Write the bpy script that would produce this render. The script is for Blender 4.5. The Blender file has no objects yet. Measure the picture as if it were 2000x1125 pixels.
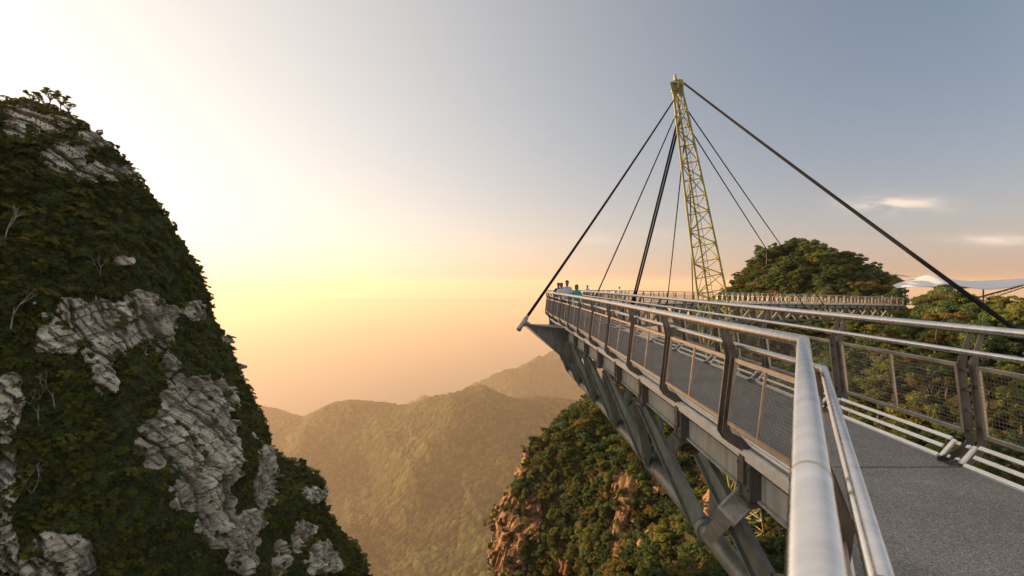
import bpy, math, random
import numpy as np
from mathutils import Vector, Matrix

C = bpy.context
SC = C.scene
COL = SC.collection
rad = math.radians

# ------------------------------------------------------------------ camera, sky, sun, exposure
CAMH = 1.69
cam_d = bpy.data.cameras.new('camera')
cam = bpy.data.objects.new('camera', cam_d)
COL.objects.link(cam)
cam.location = (0, 0, CAMH)
cam.rotation_euler = (rad(90), 0, 0)
cam_d.sensor_width = 36
cam_d.lens = 18
cam_d.shift_y = -0.00525
cam_d.clip_start = 0.02
cam_d.clip_end = 90000
cam_d.dof.use_dof = True
cam_d.dof.focus_distance = 9.0
cam_d.dof.aperture_fstop = 4.5
SC.camera = cam

SUN_AZ, SUN_EL = -68.0, 11.5          # degrees clockwise from +Y, degrees above the horizon
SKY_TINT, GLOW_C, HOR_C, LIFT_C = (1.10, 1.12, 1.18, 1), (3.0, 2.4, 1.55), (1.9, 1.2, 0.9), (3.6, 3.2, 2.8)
world = bpy.data.worlds.new('World')
SC.world = world
world.use_nodes = True
wt = world.node_tree
wt.nodes.clear()
def wn(t, **k):
    n = wt.nodes.new(t)
    for a, b in k.items(): setattr(n, a, b)
    return n
def wmath(op, a, b=None, c=None, clamp=False):
    n = wn('ShaderNodeMath', operation=op); n.use_clamp = clamp
    for i, v in enumerate((a, b, c)):
        if v is None: continue
        if isinstance(v, (int, float)): n.inputs[i].default_value = v
        else: wt.links.new(v, n.inputs[i])
    return n.outputs[0]
sky = wn('ShaderNodeTexSky', sky_type='NISHITA')
sky.sun_disc = False
sky.sun_elevation = rad(SUN_EL)
sky.sun_rotation = rad(SUN_AZ)
sky.altitude = 650
sky.air_density = 1.0
sky.dust_density = 3.5
sky.ozone_density = 1.5
wbg = wn('ShaderNodeBackground')
wbg.inputs['Strength'].default_value = 0.082
wout = wn('ShaderNodeOutputWorld')
# thin evening clouds near the horizon, placed by compass bearing and height
wtc = wn('ShaderNodeTexCoord')
wsx = wn('ShaderNodeSeparateXYZ')
wt.links.new(wtc.outputs['Generated'], wsx.inputs[0])
yy = wmath('MAXIMUM', wsx.outputs[1], 0.05)
q = wmath('DIVIDE', wsx.outputs[0], yy)
p = wmath('DIVIDE', wsx.outputs[2], yy)
wcmb = wn('ShaderNodeCombineXYZ')
wt.links.new(wmath('MULTIPLY', q, 9.0), wcmb.inputs[0])
wt.links.new(wmath('MULTIPLY', p, 42.0), wcmb.inputs[1])
wno = wn('ShaderNodeTexNoise'); wno.inputs['Scale'].default_value = 1.0
wno.inputs['Detail'].default_value = 6.0; wno.inputs['Roughness'].default_value = 0.6
wno.inputs['Distortion'].default_value = 0.6
wt.links.new(wcmb.outputs[0], wno.inputs['Vector'])
wr = wmath('MULTIPLY', wmath('SUBTRACT', wno.outputs[0], 0.36), 3.2, clamp=True)
cl = None
for (q0, p0, a, b, amp) in ((0.75, 0.152, 0.085, 0.017, 1.25), (0.95, 0.084, 0.10, 0.010, 1.0),
                            (0.29, 0.090, 0.06, 0.012, 0.6), (0.17, 0.086, 0.06, 0.009, 0.55)):
    dq = wmath('DIVIDE', wmath('SUBTRACT', q, q0), a)
    dp = wmath('DIVIDE', wmath('SUBTRACT', p, p0), b)
    e = wmath('MULTIPLY', wmath('EXPONENT', wmath('MULTIPLY', wmath('ADD', wmath('MULTIPLY', dq, dq), wmath('MULTIPLY', dp, dp)), -1.0)), amp)
    cl = e if cl is None else wmath('ADD', cl, e)
cl = wmath('MULTIPLY', cl, wr, clamp=True)
wmix = wn('ShaderNodeMix', data_type='RGBA')
wt.links.new(cl, wmix.inputs[0])
wmix.inputs[7].default_value = (5.0, 4.2, 3.5, 1)
wgam = wn('ShaderNodeGamma'); wgam.inputs[1].default_value = 0.6          # dusty air evens the sky out
wt.links.new(sky.outputs[0], wgam.inputs[0])
def wcol(fac, col):
    n = wn('ShaderNodeMix', data_type='RGBA', blend_type='MIX')
    n.inputs[6].default_value = (0, 0, 0, 1); n.inputs[7].default_value = (*col, 1); n.clamp_factor = False
    wt.links.new(fac, n.inputs[0]); return n.outputs[2]
def wadd(a, b):
    n = wn('ShaderNodeMix', data_type='RGBA', blend_type='ADD'); n.inputs[0].default_value = 1.0
    wt.links.new(a, n.inputs[6]); wt.links.new(b, n.inputs[7]); return n.outputs[2]
zz = wsx.outputs[2]
low = wmath('EXPONENT', wmath('MULTIPLY', wmath('ABSOLUTE', zz), -14.0))   # thick air near the horizon is peach coloured
wlow = wn('ShaderNodeMix', data_type='RGBA', blend_type='MULTIPLY')
wt.links.new(low, wlow.inputs[0]); wt.links.new(wgam.outputs[0], wlow.inputs[6]); wlow.inputs[7].default_value = (1.0, 0.83, 0.79, 1)
wtint = wn('ShaderNodeMix', data_type='RGBA', blend_type='MULTIPLY'); wtint.inputs[0].default_value = 1.0
wt.links.new(wlow.outputs[2], wtint.inputs[6]); wtint.inputs[7].default_value = SKY_TINT
wdot = wn('ShaderNodeVectorMath', operation='DOT_PRODUCT')
wt.links.new(wtc.outputs['Generated'], wdot.inputs[0])
GAZ = SUN_AZ + 18                         # the bright veil lies a little to the right of the sun
wdot.inputs[1].default_value = (math.sin(rad(GAZ)) * math.cos(rad(SUN_EL)), math.cos(rad(GAZ)) * math.cos(rad(SUN_EL)), math.sin(rad(SUN_EL)))
glow = wmath('POWER', wmath('MAXIMUM', wdot.outputs['Value'], 0.0), 2.0)
hor = wmath('EXPONENT', wmath('MULTIPLY', wmath('ABSOLUTE', zz), -9.0))
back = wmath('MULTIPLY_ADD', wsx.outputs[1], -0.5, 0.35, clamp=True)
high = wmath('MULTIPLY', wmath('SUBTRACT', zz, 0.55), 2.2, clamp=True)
lift = wmath('MAXIMUM', back, high)  # added sky brightness overhead and behind, fills in the shaded sides
veil = wmath('MULTIPLY', wmath('EXPONENT', wmath('MULTIPLY', wmath('ABSOLUTE', zz), -11.0)), glow)
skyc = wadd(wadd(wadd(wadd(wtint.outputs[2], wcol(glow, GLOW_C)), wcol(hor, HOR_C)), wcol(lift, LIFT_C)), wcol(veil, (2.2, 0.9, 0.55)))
wt.links.new(skyc, wmix.inputs[6])
wt.links.new(wmix.outputs[2], wbg.inputs[0])
wt.links.new(wbg.outputs[0], wout.inputs[0])

sun_d = bpy.data.lights.new('sun', 'SUN')
sun_d.energy = 5.0
sun_d.angle = rad(0.6)
sun_d.color = (1.0, 0.66, 0.36)
sun = bpy.data.objects.new('sun', sun_d)
COL.objects.link(sun)
SUND = Vector((math.sin(rad(SUN_AZ)) * math.cos(rad(SUN_EL)), math.cos(rad(SUN_AZ)) * math.cos(rad(SUN_EL)), math.sin(rad(SUN_EL))))
sun.rotation_euler = SUND.to_track_quat('Z', 'Y').to_euler()
sun.location = (-30, 20, 40)

SC.view_settings.view_transform = 'Standard'
SC.view_settings.look = 'None'
SC.view_settings.exposure = 1.25
SC.view_settings.gamma = 1.0
SC.cycles.use_denoising = True
SC.cycles.volume_bounces = 1
SC.cycles.max_bounces = 6
SC.cycles.transparent_max_bounces = 4
SC.cycles.use_adaptive_sampling = True
SC.cycles.adaptive_threshold = 0.015

# ------------------------------------------------------------------ numpy noise
def _hash(ix, iy, iz, seed):
    n = (ix.astype(np.int64) * 374761393 + iy.astype(np.int64) * 668265263 + iz.astype(np.int64) * 2147483647 + seed * 1274126177) & 0xFFFFFFFF
    n = ((n ^ (n >> 13)) * 1274126177) & 0xFFFFFFFF
    n = ((n ^ (n >> 16)) * 2246822519) & 0xFFFFFFFF
    n = n ^ (n >> 15)
    return (n & 0xFFFFFF) / float(0xFFFFFF)
def vnoise(x, y, z, seed=0):
    ix, iy, iz = np.floor(x), np.floor(y), np.floor(z)
    fx, fy, fz = x - ix, y - iy, z - iz
    fx, fy, fz = (f * f * f * (f * (f * 6 - 15) + 10) for f in (fx, fy, fz))
    def h(a, b, c): return _hash(ix + a, iy + b, iz + c, seed)
    x00 = h(0,0,0) * (1-fx) + h(1,0,0) * fx; x10 = h(0,1,0) * (1-fx) + h(1,1,0) * fx
    x01 = h(0,0,1) * (1-fx) + h(1,0,1) * fx; x11 = h(0,1,1) * (1-fx) + h(1,1,1) * fx
    y0 = x00 * (1-fy) + x10 * fy; y1 = x01 * (1-fy) + x11 * fy
    return (y0 * (1-fz) + y1 * fz) * 2 - 1
def fbm(x, y, z, oct=4, seed=0, rough=0.5):
    x, y, z = np.broadcast_arrays(x, y, z)
    s, a, t = 0.0, 1.0, 0.0
    for i in range(oct):
        s = s + a * vnoise(x, y, z, seed + i * 17); t += a
        x, y, z, a = x * 2.03 + 11.3, y * 2.03 + 5.7, z * 2.03 + 3.1, a * rough
    return s / t
def ridged(x, y, z, oct=4, seed=0):
    x, y, z = np.broadcast_arrays(x, y, z)
    s, a, t = 0.0, 1.0, 0.0
    for i in range(oct):
        s = s + a * (1 - np.abs(vnoise(x, y, z, seed + i * 31)) * 1.6); t += a
        x, y, z, a = x * 2.1 + 3.3, y * 2.1 + 8.7, z * 2.1 + 1.1, a * 0.5
    return s / t
def domes(x, y, cell, seed=0):
    """rounded tree crowns seen from afar: the highest of the domes round a point"""
    gx, gy = x / cell, y / cell
    ix, iy = np.floor(gx), np.floor(gy)
    best = np.zeros_like(gx); idv = np.zeros_like(gx)
    for dx in (-1, 0, 1):
        for dy in (-1, 0, 1):
            jx, jy = ix + dx, iy + dy
            cx = jx + _hash(jx, jy, jx * 0, seed); cy = jy + _hash(jx, jy, jx * 0, seed + 7)
            r = 0.55 + 0.45 * _hash(jx, jy, jx * 0, seed + 13)
            d2 = ((gx - cx) ** 2 + (gy - cy) ** 2) / (r * r)
            h = np.sqrt(np.clip(1 - d2, 0, 1)) * r
            m = h > best
            best = np.where(m, h, best); idv = np.where(m, _hash(jx, jy, jx * 0, seed + 29), idv)
    return best * cell, idv
def blocks(a, b, seed):
    """rock broken into courses and blocks: one offset for each block"""
    la = np.floor(a)
    ox = _hash(la, la * 0, la * 0, seed) * 3.0
    w = 0.6 + 0.9 * _hash(la, la * 0, la * 0, seed + 3)
    lb = np.floor(b * w + ox)
    edge = np.minimum(np.minimum(a - la, 1 - (a - la)), np.minimum((b * w + ox) - lb, 1 - ((b * w + ox) - lb)))
    return _hash(la, lb, la * 0, seed + 5) * 2 - 1, edge

# ------------------------------------------------------------------ materials
def new_mat(name):
    m = bpy.data.materials.new(name); m.use_nodes = True
    nt = m.node_tree; nt.nodes.clear()
    out = nt.nodes.new('ShaderNodeOutputMaterial')
    return m, nt, out
class NT:
    def __init__(s, nt): s.nt = nt
    def n(s, t, **k):
        nd = s.nt.nodes.new(t)
        for a, b in k.items(): setattr(nd, a, b)
        return nd
    def l(s, a, b): s.nt.links.new(a, b)
    def noise(s, scale, detail=4, rough=0.55, vec=None, dist=0.0):
        nd = s.n('ShaderNodeTexNoise'); nd.inputs['Scale'].default_value = scale
        nd.inputs['Detail'].default_value = detail; nd.inputs['Roughness'].default_value = rough
        nd.inputs['Distortion'].default_value = dist
        if vec is not None: s.l(vec, nd.inputs['Vector'])
        return nd.outputs[0]
    def ramp(s, fac, stops, interp='LINEAR'):
        nd = s.n('ShaderNodeValToRGB'); cr = nd.color_ramp; cr.interpolation = interp
        while len(cr.elements) > 1: cr.elements.remove(cr.elements[-1])
        cr.elements[0].position = stops[0][0]; cr.elements[0].color = (*stops[0][1], 1)
        for pz, c in stops[1:]:
            e = cr.elements.new(pz); e.color = (*c, 1)
        s.l(fac, nd.inputs[0]); return nd.outputs[0]
    def mix(s, fac, a, b, mode='MIX'):
        nd = s.n('ShaderNodeMix', data_type='RGBA', blend_type=mode)
        for v, i in ((fac, 0), (a, 6), (b, 7)):
            if hasattr(v, 'is_linked') or hasattr(v, 'links'): s.l(v, nd.inputs[i])
            elif i == 0: nd.inputs[0].default_value = v
            else: nd.inputs[i].default_value = (*v, 1)
        return nd.outputs[2]
    def math(s, op, a, b=None, clamp=False):
        nd = s.n('ShaderNodeMath', operation=op); nd.use_clamp = clamp
        for i, v in enumerate((a, b)):
            if v is None: continue
            if isinstance(v, (int, float)): nd.inputs[i].default_value = v
            else: s.l(v, nd.inputs[i])
        return nd.outputs[0]
    def coord(s, kind='Object', scale=None):
        tc = s.n('ShaderNodeTexCoord').outputs[kind]
        if scale is None: return tc
        mp = s.n('ShaderNodeMapping'); mp.inputs['Scale'].default_value = scale
        s.l(tc, mp.inputs[0]); return mp.outputs[0]
    def bump(s, h, strength=0.3, dist=0.01):
        b = s.n('ShaderNodeBump'); b.inputs['Strength'].default_value = strength; b.inputs['Distance'].default_value = dist
        s.l(h, b.inputs['Height']); return b.outputs[0]
    def bsdf(s, out, color=None, rough=0.5, metal=0.0, normal=None, spec=0.5):
        b = s.n('ShaderNodeBsdfPrincipled')
        if color is not None:
            if isinstance(color, tuple): b.inputs['Base Color'].default_value = (*color, 1)
            else: s.l(color, b.inputs['Base Color'])
        if isinstance(rough, (int, float)): b.inputs['Roughness'].default_value = rough
        else: s.l(rough, b.inputs['Roughness'])
        b.inputs['Metallic'].default_value = metal
        b.inputs['Specular IOR Level'].default_value = spec
        if normal is not None: s.l(normal, b.inputs['Normal'])
        s.l(b.outputs[0], out.inputs[0]); return b

def steel(name, col, rough, scale=(6, 6, 6), var=0.35, metal=1.0, rvar=0.25):
    m, nt, out = new_mat(name); g = NT(nt)
    v = g.coord('Object', scale)
    n1 = g.noise(1.0, 5, 0.6, v); n2 = g.noise(14.0, 3, 0.6, v)
    c = g.ramp(n1, [(0.3, tuple(x * (1 - var) for x in col)), (0.7, tuple(min(1, x * (1 + var * 0.3)) for x in col))])
    r = g.math('ADD', g.math('MULTIPLY', n1, rvar), g.math('ADD', g.math('MULTIPLY', n2, rvar * 0.5), rough - rvar * 0.7))
    g.bsdf(out, c, r, metal, g.bump(n2, 0.06, 0.004)); return m
def paint(name, col, rough=0.5, var=0.3, scale=3.0, streak=0.5):
    m, nt, out = new_mat(name); g = NT(nt)
    n1 = g.noise(scale, 5, 0.62); v = g.coord('Object', (9, 9, 1.2)); n2 = g.noise(1.0, 5, 0.6, v)
    c1 = g.ramp(n1, [(0.3, tuple(x * (1 - var) for x in col)), (0.65, tuple(min(1, x * (1 + var * 0.4)) for x in col))])
    st = g.ramp(n2, [(0.38, (0.35, 0.30, 0.24)), (0.6, (1, 1, 1))])
    c = g.mix(streak, c1, st, 'MULTIPLY')
    g.bsdf(out, c, rough, 0.0, g.bump(n1, 0.12, 0.004)); return m

M = {}
M['rail_steel'] = steel('rail_steel', (0.68, 0.645, 0.60), 0.27, (2.5, 14, 2.5), 0.18, 1.0, 0.16)
M['frame_steel'] = steel('frame_steel', (0.66, 0.55, 0.42), 0.40, (5, 5, 5), 0.3)  # weathered bronze colour, with the sky's warm glow worked into it
M['post_steel'] = steel('post_steel', (0.16, 0.135, 0.11), 0.40, (5, 5, 5), 0.4, 0.65)
M['wire_steel'] = steel('wire_steel', (0.22, 0.20, 0.18), 0.5, (5, 5, 5), 0.4)
M['kerb_steel'] = steel('kerb_steel', (0.82, 0.78, 0.71), 0.48, (4, 4, 4), 0.22, 0.35)
M['truss_paint'] = paint('truss_paint', (0.185, 0.195, 0.165), 0.42, 0.3, 2.0, 0.45)
M['beam_paint'] = paint('beam_paint', (0.38, 0.37, 0.33), 0.55, 0.3, 2.5, 0.5)
M['bracket_paint'] = paint('bracket_paint', (0.09, 0.085, 0.075), 0.5, 0.3, 3.0, 0.3)
M['mast_paint'] = paint('mast_paint', (0.36, 0.335, 0.125), 0.5, 0.3, 1.2, 0.4)
M['cable'] = paint('cable', (0.010, 0.010, 0.010), 0.95, 0.2, 3.0, 0.1)
m, nt, out = new_mat('stay_sheath'); g = NT(nt)
g.bsdf(out, g.ramp(g.noise(3.0), [(0.3, (0.008, 0.008, 0.008)), (0.7, (0.014, 0.013, 0.013))]), 0.9, 0.0, None, 0.08); M['cable'] = m
M['white_steel'] = paint('white_steel', (0.62, 0.62, 0.62), 0.45, 0.15, 2.0, 0.2)
M['membrane'] = paint('membrane', (0.62, 0.61, 0.60), 0.6, 0.08, 0.6, 0.12)
M['antenna'] = paint('antenna', (0.3, 0.3, 0.3), 0.5, 0.2, 2.0, 0.1)

# deck: exposed aggregate
m, nt, out = new_mat('deck_aggregate'); g = NT(nt)
vo = g.n('ShaderNodeTexVoronoi'); vo.inputs['Scale'].default_value = 150
g.l(g.coord('Object'), vo.inputs['Vector'])
hsv = g.n('ShaderNodeSeparateColor'); g.l(vo.outputs['Color'], hsv.inputs[0])
n1 = g.noise(1.3, 5, 0.6, g.coord('Object')); n3 = g.noise(160, 2, 0.6, g.coord('Object'))
c = g.ramp(hsv.outputs[0], [(0.0, (0.12, 0.11, 0.098)), (0.5, (0.22, 0.203, 0.178)), (0.85, (0.31, 0.288, 0.255)), (1.0, (0.46, 0.43, 0.38))])
c = g.mix(0.5, c, g.ramp(n1, [(0.3, (0.38, 0.37, 0.35)), (0.68, (1, 1, 1))]), 'MULTIPLY')
n4 = g.noise(5, 6, 0.7, g.coord('Object', (3.0, 0.5, 1)), 1.2)
c = g.mix(0.55, c, g.ramp(n4, [(0.30, (0.55, 0.53, 0.5)), (0.42, (1, 1, 1)), (0.63, (1, 1, 1)), (0.74, (1.5, 1.46, 1.4))]), 'MULTIPLY')
g.bsdf(out, c, 0.75, 0.0, g.bump(g.math('ADD', hsv.outputs[1], n3), 0.5, 0.004), 0.3)
M['deck'] = m

# leaves: every clump a slightly different green, light shines through
def leaf_mat(name, dark, mid, light, trans=0.45):
    m, nt, out = new_mat(name); g = NT(nt)
    oi = g.n('ShaderNodeObjectInfo'); at = g.n('ShaderNodeAttribute', attribute_name='tint')
    f = g.math('ADD', g.math('MULTIPLY', oi.outputs['Random'], 0.42), g.math('MULTIPLY', at.outputs['Fac'], 0.55))
    c = g.ramp(f, [(0.1, dark), (0.5, mid), (0.95, light)])
    d = g.n('ShaderNodeBsdfPrincipled'); g.l(c, d.inputs['Base Color']); d.inputs['Roughness'].default_value = 0.55
    d.inputs['Specular IOR Level'].default_value = 0.25
    t = g.n('ShaderNodeBsdfTranslucent'); g.l(g.mix(1.0, c, (1.25, 1.3, 0.6), 'MULTIPLY'), t.inputs[0])
    mx = g.n('ShaderNodeMixShader'); mx.inputs[0].default_value = trans
    g.l(d.outputs[0], mx.inputs[1]); g.l(t.outputs[0], mx.inputs[2]); g.l(mx.outputs[0], out.inputs[0])
    return m
M['leaf_green'] = leaf_mat('leaf_green', (0.018, 0.034, 0.010), (0.080, 0.118, 0.032), (0.17, 0.21, 0.056))
M['leaf_olive'] = leaf_mat('leaf_olive', (0.032, 0.040, 0.009), (0.13, 0.138, 0.027), (0.26, 0.235, 0.044))
M['leaf_gold'] = leaf_mat('leaf_gold', (0.085, 0.062, 0.014), (0.17, 0.115, 0.022), (0.26, 0.17, 0.035))
M['leaf_deep'] = leaf_mat('leaf_deep', (0.020, 0.036, 0.012), (0.082, 0.118, 0.038), (0.16, 0.20, 0.060), 0.3)
M['bark'] = paint('bark', (0.11, 0.09, 0.07), 0.85, 0.4, 4.0, 0.4)
M['pale_bark'] = paint('pale_bark', (0.30, 0.265, 0.22), 0.8, 0.3, 4.0, 0.3)

def rock_mat(name, c_lo, c_mid, c_hi, soil, soil2, stain, scale=0.35):
    m, nt, out = new_mat(name); g = NT(nt)
    co = g.coord('Object'); st = g.coord('Object', (1.0, 1.0, 3.2))
    at = g.n('ShaderNodeAttribute', attribute_name='rock'); ab = g.n('ShaderNodeAttribute', attribute_name='crack')
    n1 = g.noise(scale, 8, 0.65, st, 0.4); n2 = g.noise(scale * 6, 6, 0.65, co); n3 = g.noise(scale * 0.6, 5, 0.6, g.coord('Object', (1.6, 1.6, 0.35)))
    c = g.ramp(n1, [(0.28, c_lo), (0.5, c_mid), (0.72, c_hi)])
    c = g.mix(0.5, c, g.ramp(n2, [(0.32, (0.55, 0.53, 0.5)), (0.6, (1, 1, 1))]), 'MULTIPLY')
    c = g.mix(g.ramp(n3, [(0.55, (0, 0, 0)), (0.68, (0.85, 0.85, 0.85))]), c, stain)
    c = g.mix(ab.outputs['Fac'], c, tuple(x * 0.35 for x in c_lo))
    so = g.ramp(n2, [(0.3, soil), (0.7, soil2)])
    c = g.mix(g.ramp(at.outputs['Fac'], [(0.4, (0, 0, 0)), (0.6, (1, 1, 1))]), so, c)
    vor = g.n('ShaderNodeTexVoronoi', feature='DISTANCE_TO_EDGE'); vor.inputs['Scale'].default_value = scale * 2.2
    g.l(g.coord('Object', (1, 1, 2.0)), vor.inputs['Vector'])
    crk = g.math('MULTIPLY', vor.outputs['Distance'], 6.0, True)
    h = g.math('ADD', g.math('MULTIPLY', n2, 0.7), g.math('ADD', g.math('MULTIPLY', n1, 0.8), g.math('MULTIPLY', crk, 0.4)))
    g.bsdf(out, c, 0.9, 0.0, g.bump(h, 0.55, 0.3), 0.2); return m
M['cliff_rock'] = rock_mat('cliff_rock', (0.30, 0.265, 0.205), (0.54, 0.495, 0.39), (0.70, 0.65, 0.52), (0.020, 0.028, 0.010), (0.055, 0.065, 0.022), (0.055, 0.048, 0.045))
M['spur_rock'] = rock_mat('spur_rock', (0.11, 0.058, 0.030), (0.25, 0.135, 0.065), (0.40, 0.24, 0.12), (0.020, 0.020, 0.007), (0.055, 0.048, 0.015), (0.07, 0.045, 0.03), 0.5)

# ------------------------------------------------------------------ object helpers
class MB:
    def __init__(s): s.v, s.f, s.m, s.n = [], [], [], 0
    def add(s, vs, fs, mi=0):
        s.v.extend([tuple(map(float, v)) for v in vs]); s.f.extend([tuple(i + s.n for i in f) for f in fs]); s.m.extend([mi] * len(fs)); s.n += len(vs); return s
    def box(s, c, d, R=None, mi=0):
        hx, hy, hz = (x / 2 for x in d); R = R or Matrix.Identity(3); c = Vector(c)
        vs = [c + R @ Vector((sx * hx, sy * hy, sz * hz)) for sx in (-1, 1) for sy in (-1, 1) for sz in (-1, 1)]
        return s.add(vs, [(0,1,3,2), (4,6,7,5), (0,4,5,1), (2,3,7,6), (0,2,6,4), (1,5,7,3)], mi)
    def bar(s, a, b, w, t, up=(0, 0, 1), mi=0):
        """rectangular bar from a to b, w across, t along `up`"""
        a, b = Vector(a), Vector(b); d = (b - a); L = d.length; d.normalize(); u = Vector(up)
        sd = d.cross(u)
        if sd.length < 1e-4: sd = d.cross(Vector((1, 0, 0)))
        sd.normalize(); u = sd.cross(d)
        R = Matrix((sd, d, u)).transposed()
        return s.box((a + b) / 2, (w, L, t), R, mi)
    def rod(s, a, b, r, n=8, r2=None, cap=True, mi=0):
        a, b = Vector(a), Vector(b); d = (b - a).normalized(); r2 = r if r2 is None else r2
        sd = d.cross(Vector((0, 0, 1)))
        if sd.length < 1e-4: sd = Vector((1, 0, 0))
        sd.normalize(); u = sd.cross(d); vs = []
        for pt, rr in ((a, r), (b, r2)):
            for i in range(n):
                an = 2 * math.pi * i / n; vs.append(pt + (sd * math.cos(an) + u * math.sin(an)) * rr)
        fs = [(i, (i + 1) % n, n + (i + 1) % n, n + i) for i in range(n)]
        if cap: fs += [tuple(range(n - 1, -1, -1)), tuple(range(n, 2 * n))]
        return s.add(vs, fs, mi)
    def prism(s, pts, a, b, mi=0):
        """polygon pts (3-D) extruded from offset a to offset b (vectors)"""
        n = len(pts); a, b = Vector(a), Vector(b)
        vs = [Vector(p_) + a for p_ in pts] + [Vector(p_) + b for p_ in pts]
        return s.add(vs, [tuple(range(n - 1, -1, -1)), tuple(range(n, 2 * n))] + [(i, (i + 1) % n, n + (i + 1) % n, n + i) for i in range(n)], mi)
    def sweep(s, pts, prof, caps=True, mi=0):
        """profile (side, up) carried along a mostly level path, mitred at the bends"""
        P = [Vector(p_) for p_ in pts]; n = len(prof); vs = []
        for i, p_ in enumerate(P):
            t1 = (P[i] - P[i-1]).normalized() if i else (P[1] - P[0]).normalized()
            t2 = (P[i+1] - P[i]).normalized() if i < len(P) - 1 else t1
            t = (t1 + t2).normalized(); sd = t.cross(Vector((0, 0, 1))).normalized(); u = sd.cross(t)
            k = 1.0 / max(0.3, t.dot(t2))
            for a_, b_ in prof: vs.append(p_ + sd * a_ * k + u * b_)
        fs = []
        for i in range(len(P) - 1):
            for j in range(n): fs.append((i*n + j, i*n + (j+1) % n, (i+1)*n + (j+1) % n, (i+1)*n + j))
        if caps: fs += [tuple(range(n - 1, -1, -1)), tuple((len(P)-1)*n + j for j in range(n))]
        return s.add(vs, fs, mi)
    def data(s, name, mats, smooth=False):
        me = bpy.data.meshes.new(name); me.from_pydata(s.v, [], s.f)
        for m_ in (mats if isinstance(mats, (list, tuple)) else [mats]): me.materials.append(m_)
        me.polygons.foreach_set('material_index', s.m)
        if smooth: me.polygons.foreach_set('use_smooth', [True] * len(s.f))
        me.update(); return me
def circ(r, n=20): return [(r * math.cos(2 * math.pi * i / n), r * math.sin(2 * math.pi * i / n)) for i in range(n)]
def rect(a0, a1, b0, b1): return [(a0, b0), (a1, b0), (a1, b1), (a0, b1)]
def obj(name, me, parent=None, loc=(0, 0, 0), rz=0.0, scale=None):
    o = bpy.data.objects.new(name, me); COL.objects.link(o); o.location = loc; o.rotation_euler = (0, 0, rz)
    if scale is not None: o.scale = scale
    if parent is not None: o.parent = parent
    return o
def tag(o, label=None, cat=None, group=None, kind=None):
    if label: o['label'] = label
    if cat: o['category'] = cat
    if group: o['group'] = group
    if kind: o['kind'] = kind
    return o
def thing(name, label, cat, loc=(0, 0, 0), rz=0.0, group=None):
    return tag(obj(name, None, None, loc, rz), label, cat, group)
def np_mesh(name, V, F, mat, attrs=None, smooth=True):
    me = bpy.data.meshes.new(name); V = np.asarray(V, np.float32); F = np.asarray(F, np.int32); k = F.shape[1]
    me.vertices.add(len(V)); me.vertices.foreach_set('co', V.ravel())
    me.loops.add(F.size); me.loops.foreach_set('vertex_index', F.ravel())
    me.polygons.add(len(F)); me.polygons.foreach_set('loop_start', np.arange(0, F.size, k, dtype=np.int32))
    me.update(calc_edges=True)
    for kx, a in (attrs or {}).items():
        at = me.attributes.new(kx, 'FLOAT', 'POINT'); at.data.foreach_set('value', np.asarray(a, np.float32).ravel())
    me.materials.append(mat); me.polygons.foreach_set('use_smooth', np.full(len(F), smooth)); me.update(); return me
def grid_faces(nr, nc, wrap=False):
    i = np.arange(nr - 1)[:, None]; j = np.arange(nc if wrap else nc - 1)[None, :]; j2 = (j + 1) % nc
    return np.stack([i * nc + j, i * nc + j2, (i + 1) * nc + j2, (i + 1) * nc + j], -1).reshape(-1, 4)
def to_px(x, y, z):
    """bearing of a point from the viewpoint, in the units the photo was surveyed in"""
    y = np.maximum(y, 1e-3); return 1000 + x / y * 1000, 552 - (z - CAMH) / y * 1000
def sstep(a, b, x):
    t = np.clip((x - a) / (b - a), 0, 1); return t * t * (3 - 2 * t)

# ------------------------------------------------------------------ sea and distant forested hills
SEA, FAR = -620.0, 2.0                   # surveyed at half distance; FAR scales hills and sea about the viewpoint
m, nt, out = new_mat('sea_water'); g = NT(nt)
b = g.bsdf(out, (0.035, 0.05, 0.055), 0.28, 0.0, g.bump(g.noise(0.02, 6, 0.6, g.coord('Object')), 0.5, 2.0))
M['water'] = m
me = bpy.data.meshes.new('sea'); S_ = 40000
me.from_pydata([(-S_, -S_, SEA * FAR), (S_, -S_, SEA * FAR), (S_, S_, SEA * FAR), (-S_, S_, SEA * FAR)], [], [(0, 1, 2, 3)]); me.materials.append(M['water'])
tag(obj('sea', me), 'pale calm sea fading into golden haze beyond the hills', 'sea', kind='structure')

m, nt, out = new_mat('forest_canopy'); g = NT(nt)
at = g.n('ShaderNodeAttribute', attribute_name='tint')
n1 = g.noise(0.006, 4, 0.6, g.coord('Object')); n2 = g.noise(0.22, 5, 0.7, g.coord('Object'))
f = g.math('ADD', g.math('MULTIPLY', at.outputs['Fac'], 0.55), g.math('MULTIPLY', n2, 0.45))
c = g.ramp(f, [(0.2, (0.010, 0.011, 0.003)), (0.5, (0.046, 0.050, 0.012)), (0.8, (0.135, 0.125, 0.028))])
c = g.mix(0.8, c, g.ramp(n1, [(0.38, (0.42, 0.44, 0.38)), (0.62, (1, 1, 1))]), 'MULTIPLY')
g.bsdf(out, c, 0.9, 0.0, g.bump(n2, 1.0, 2.5), 0.1); M['canopy'] = m

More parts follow.
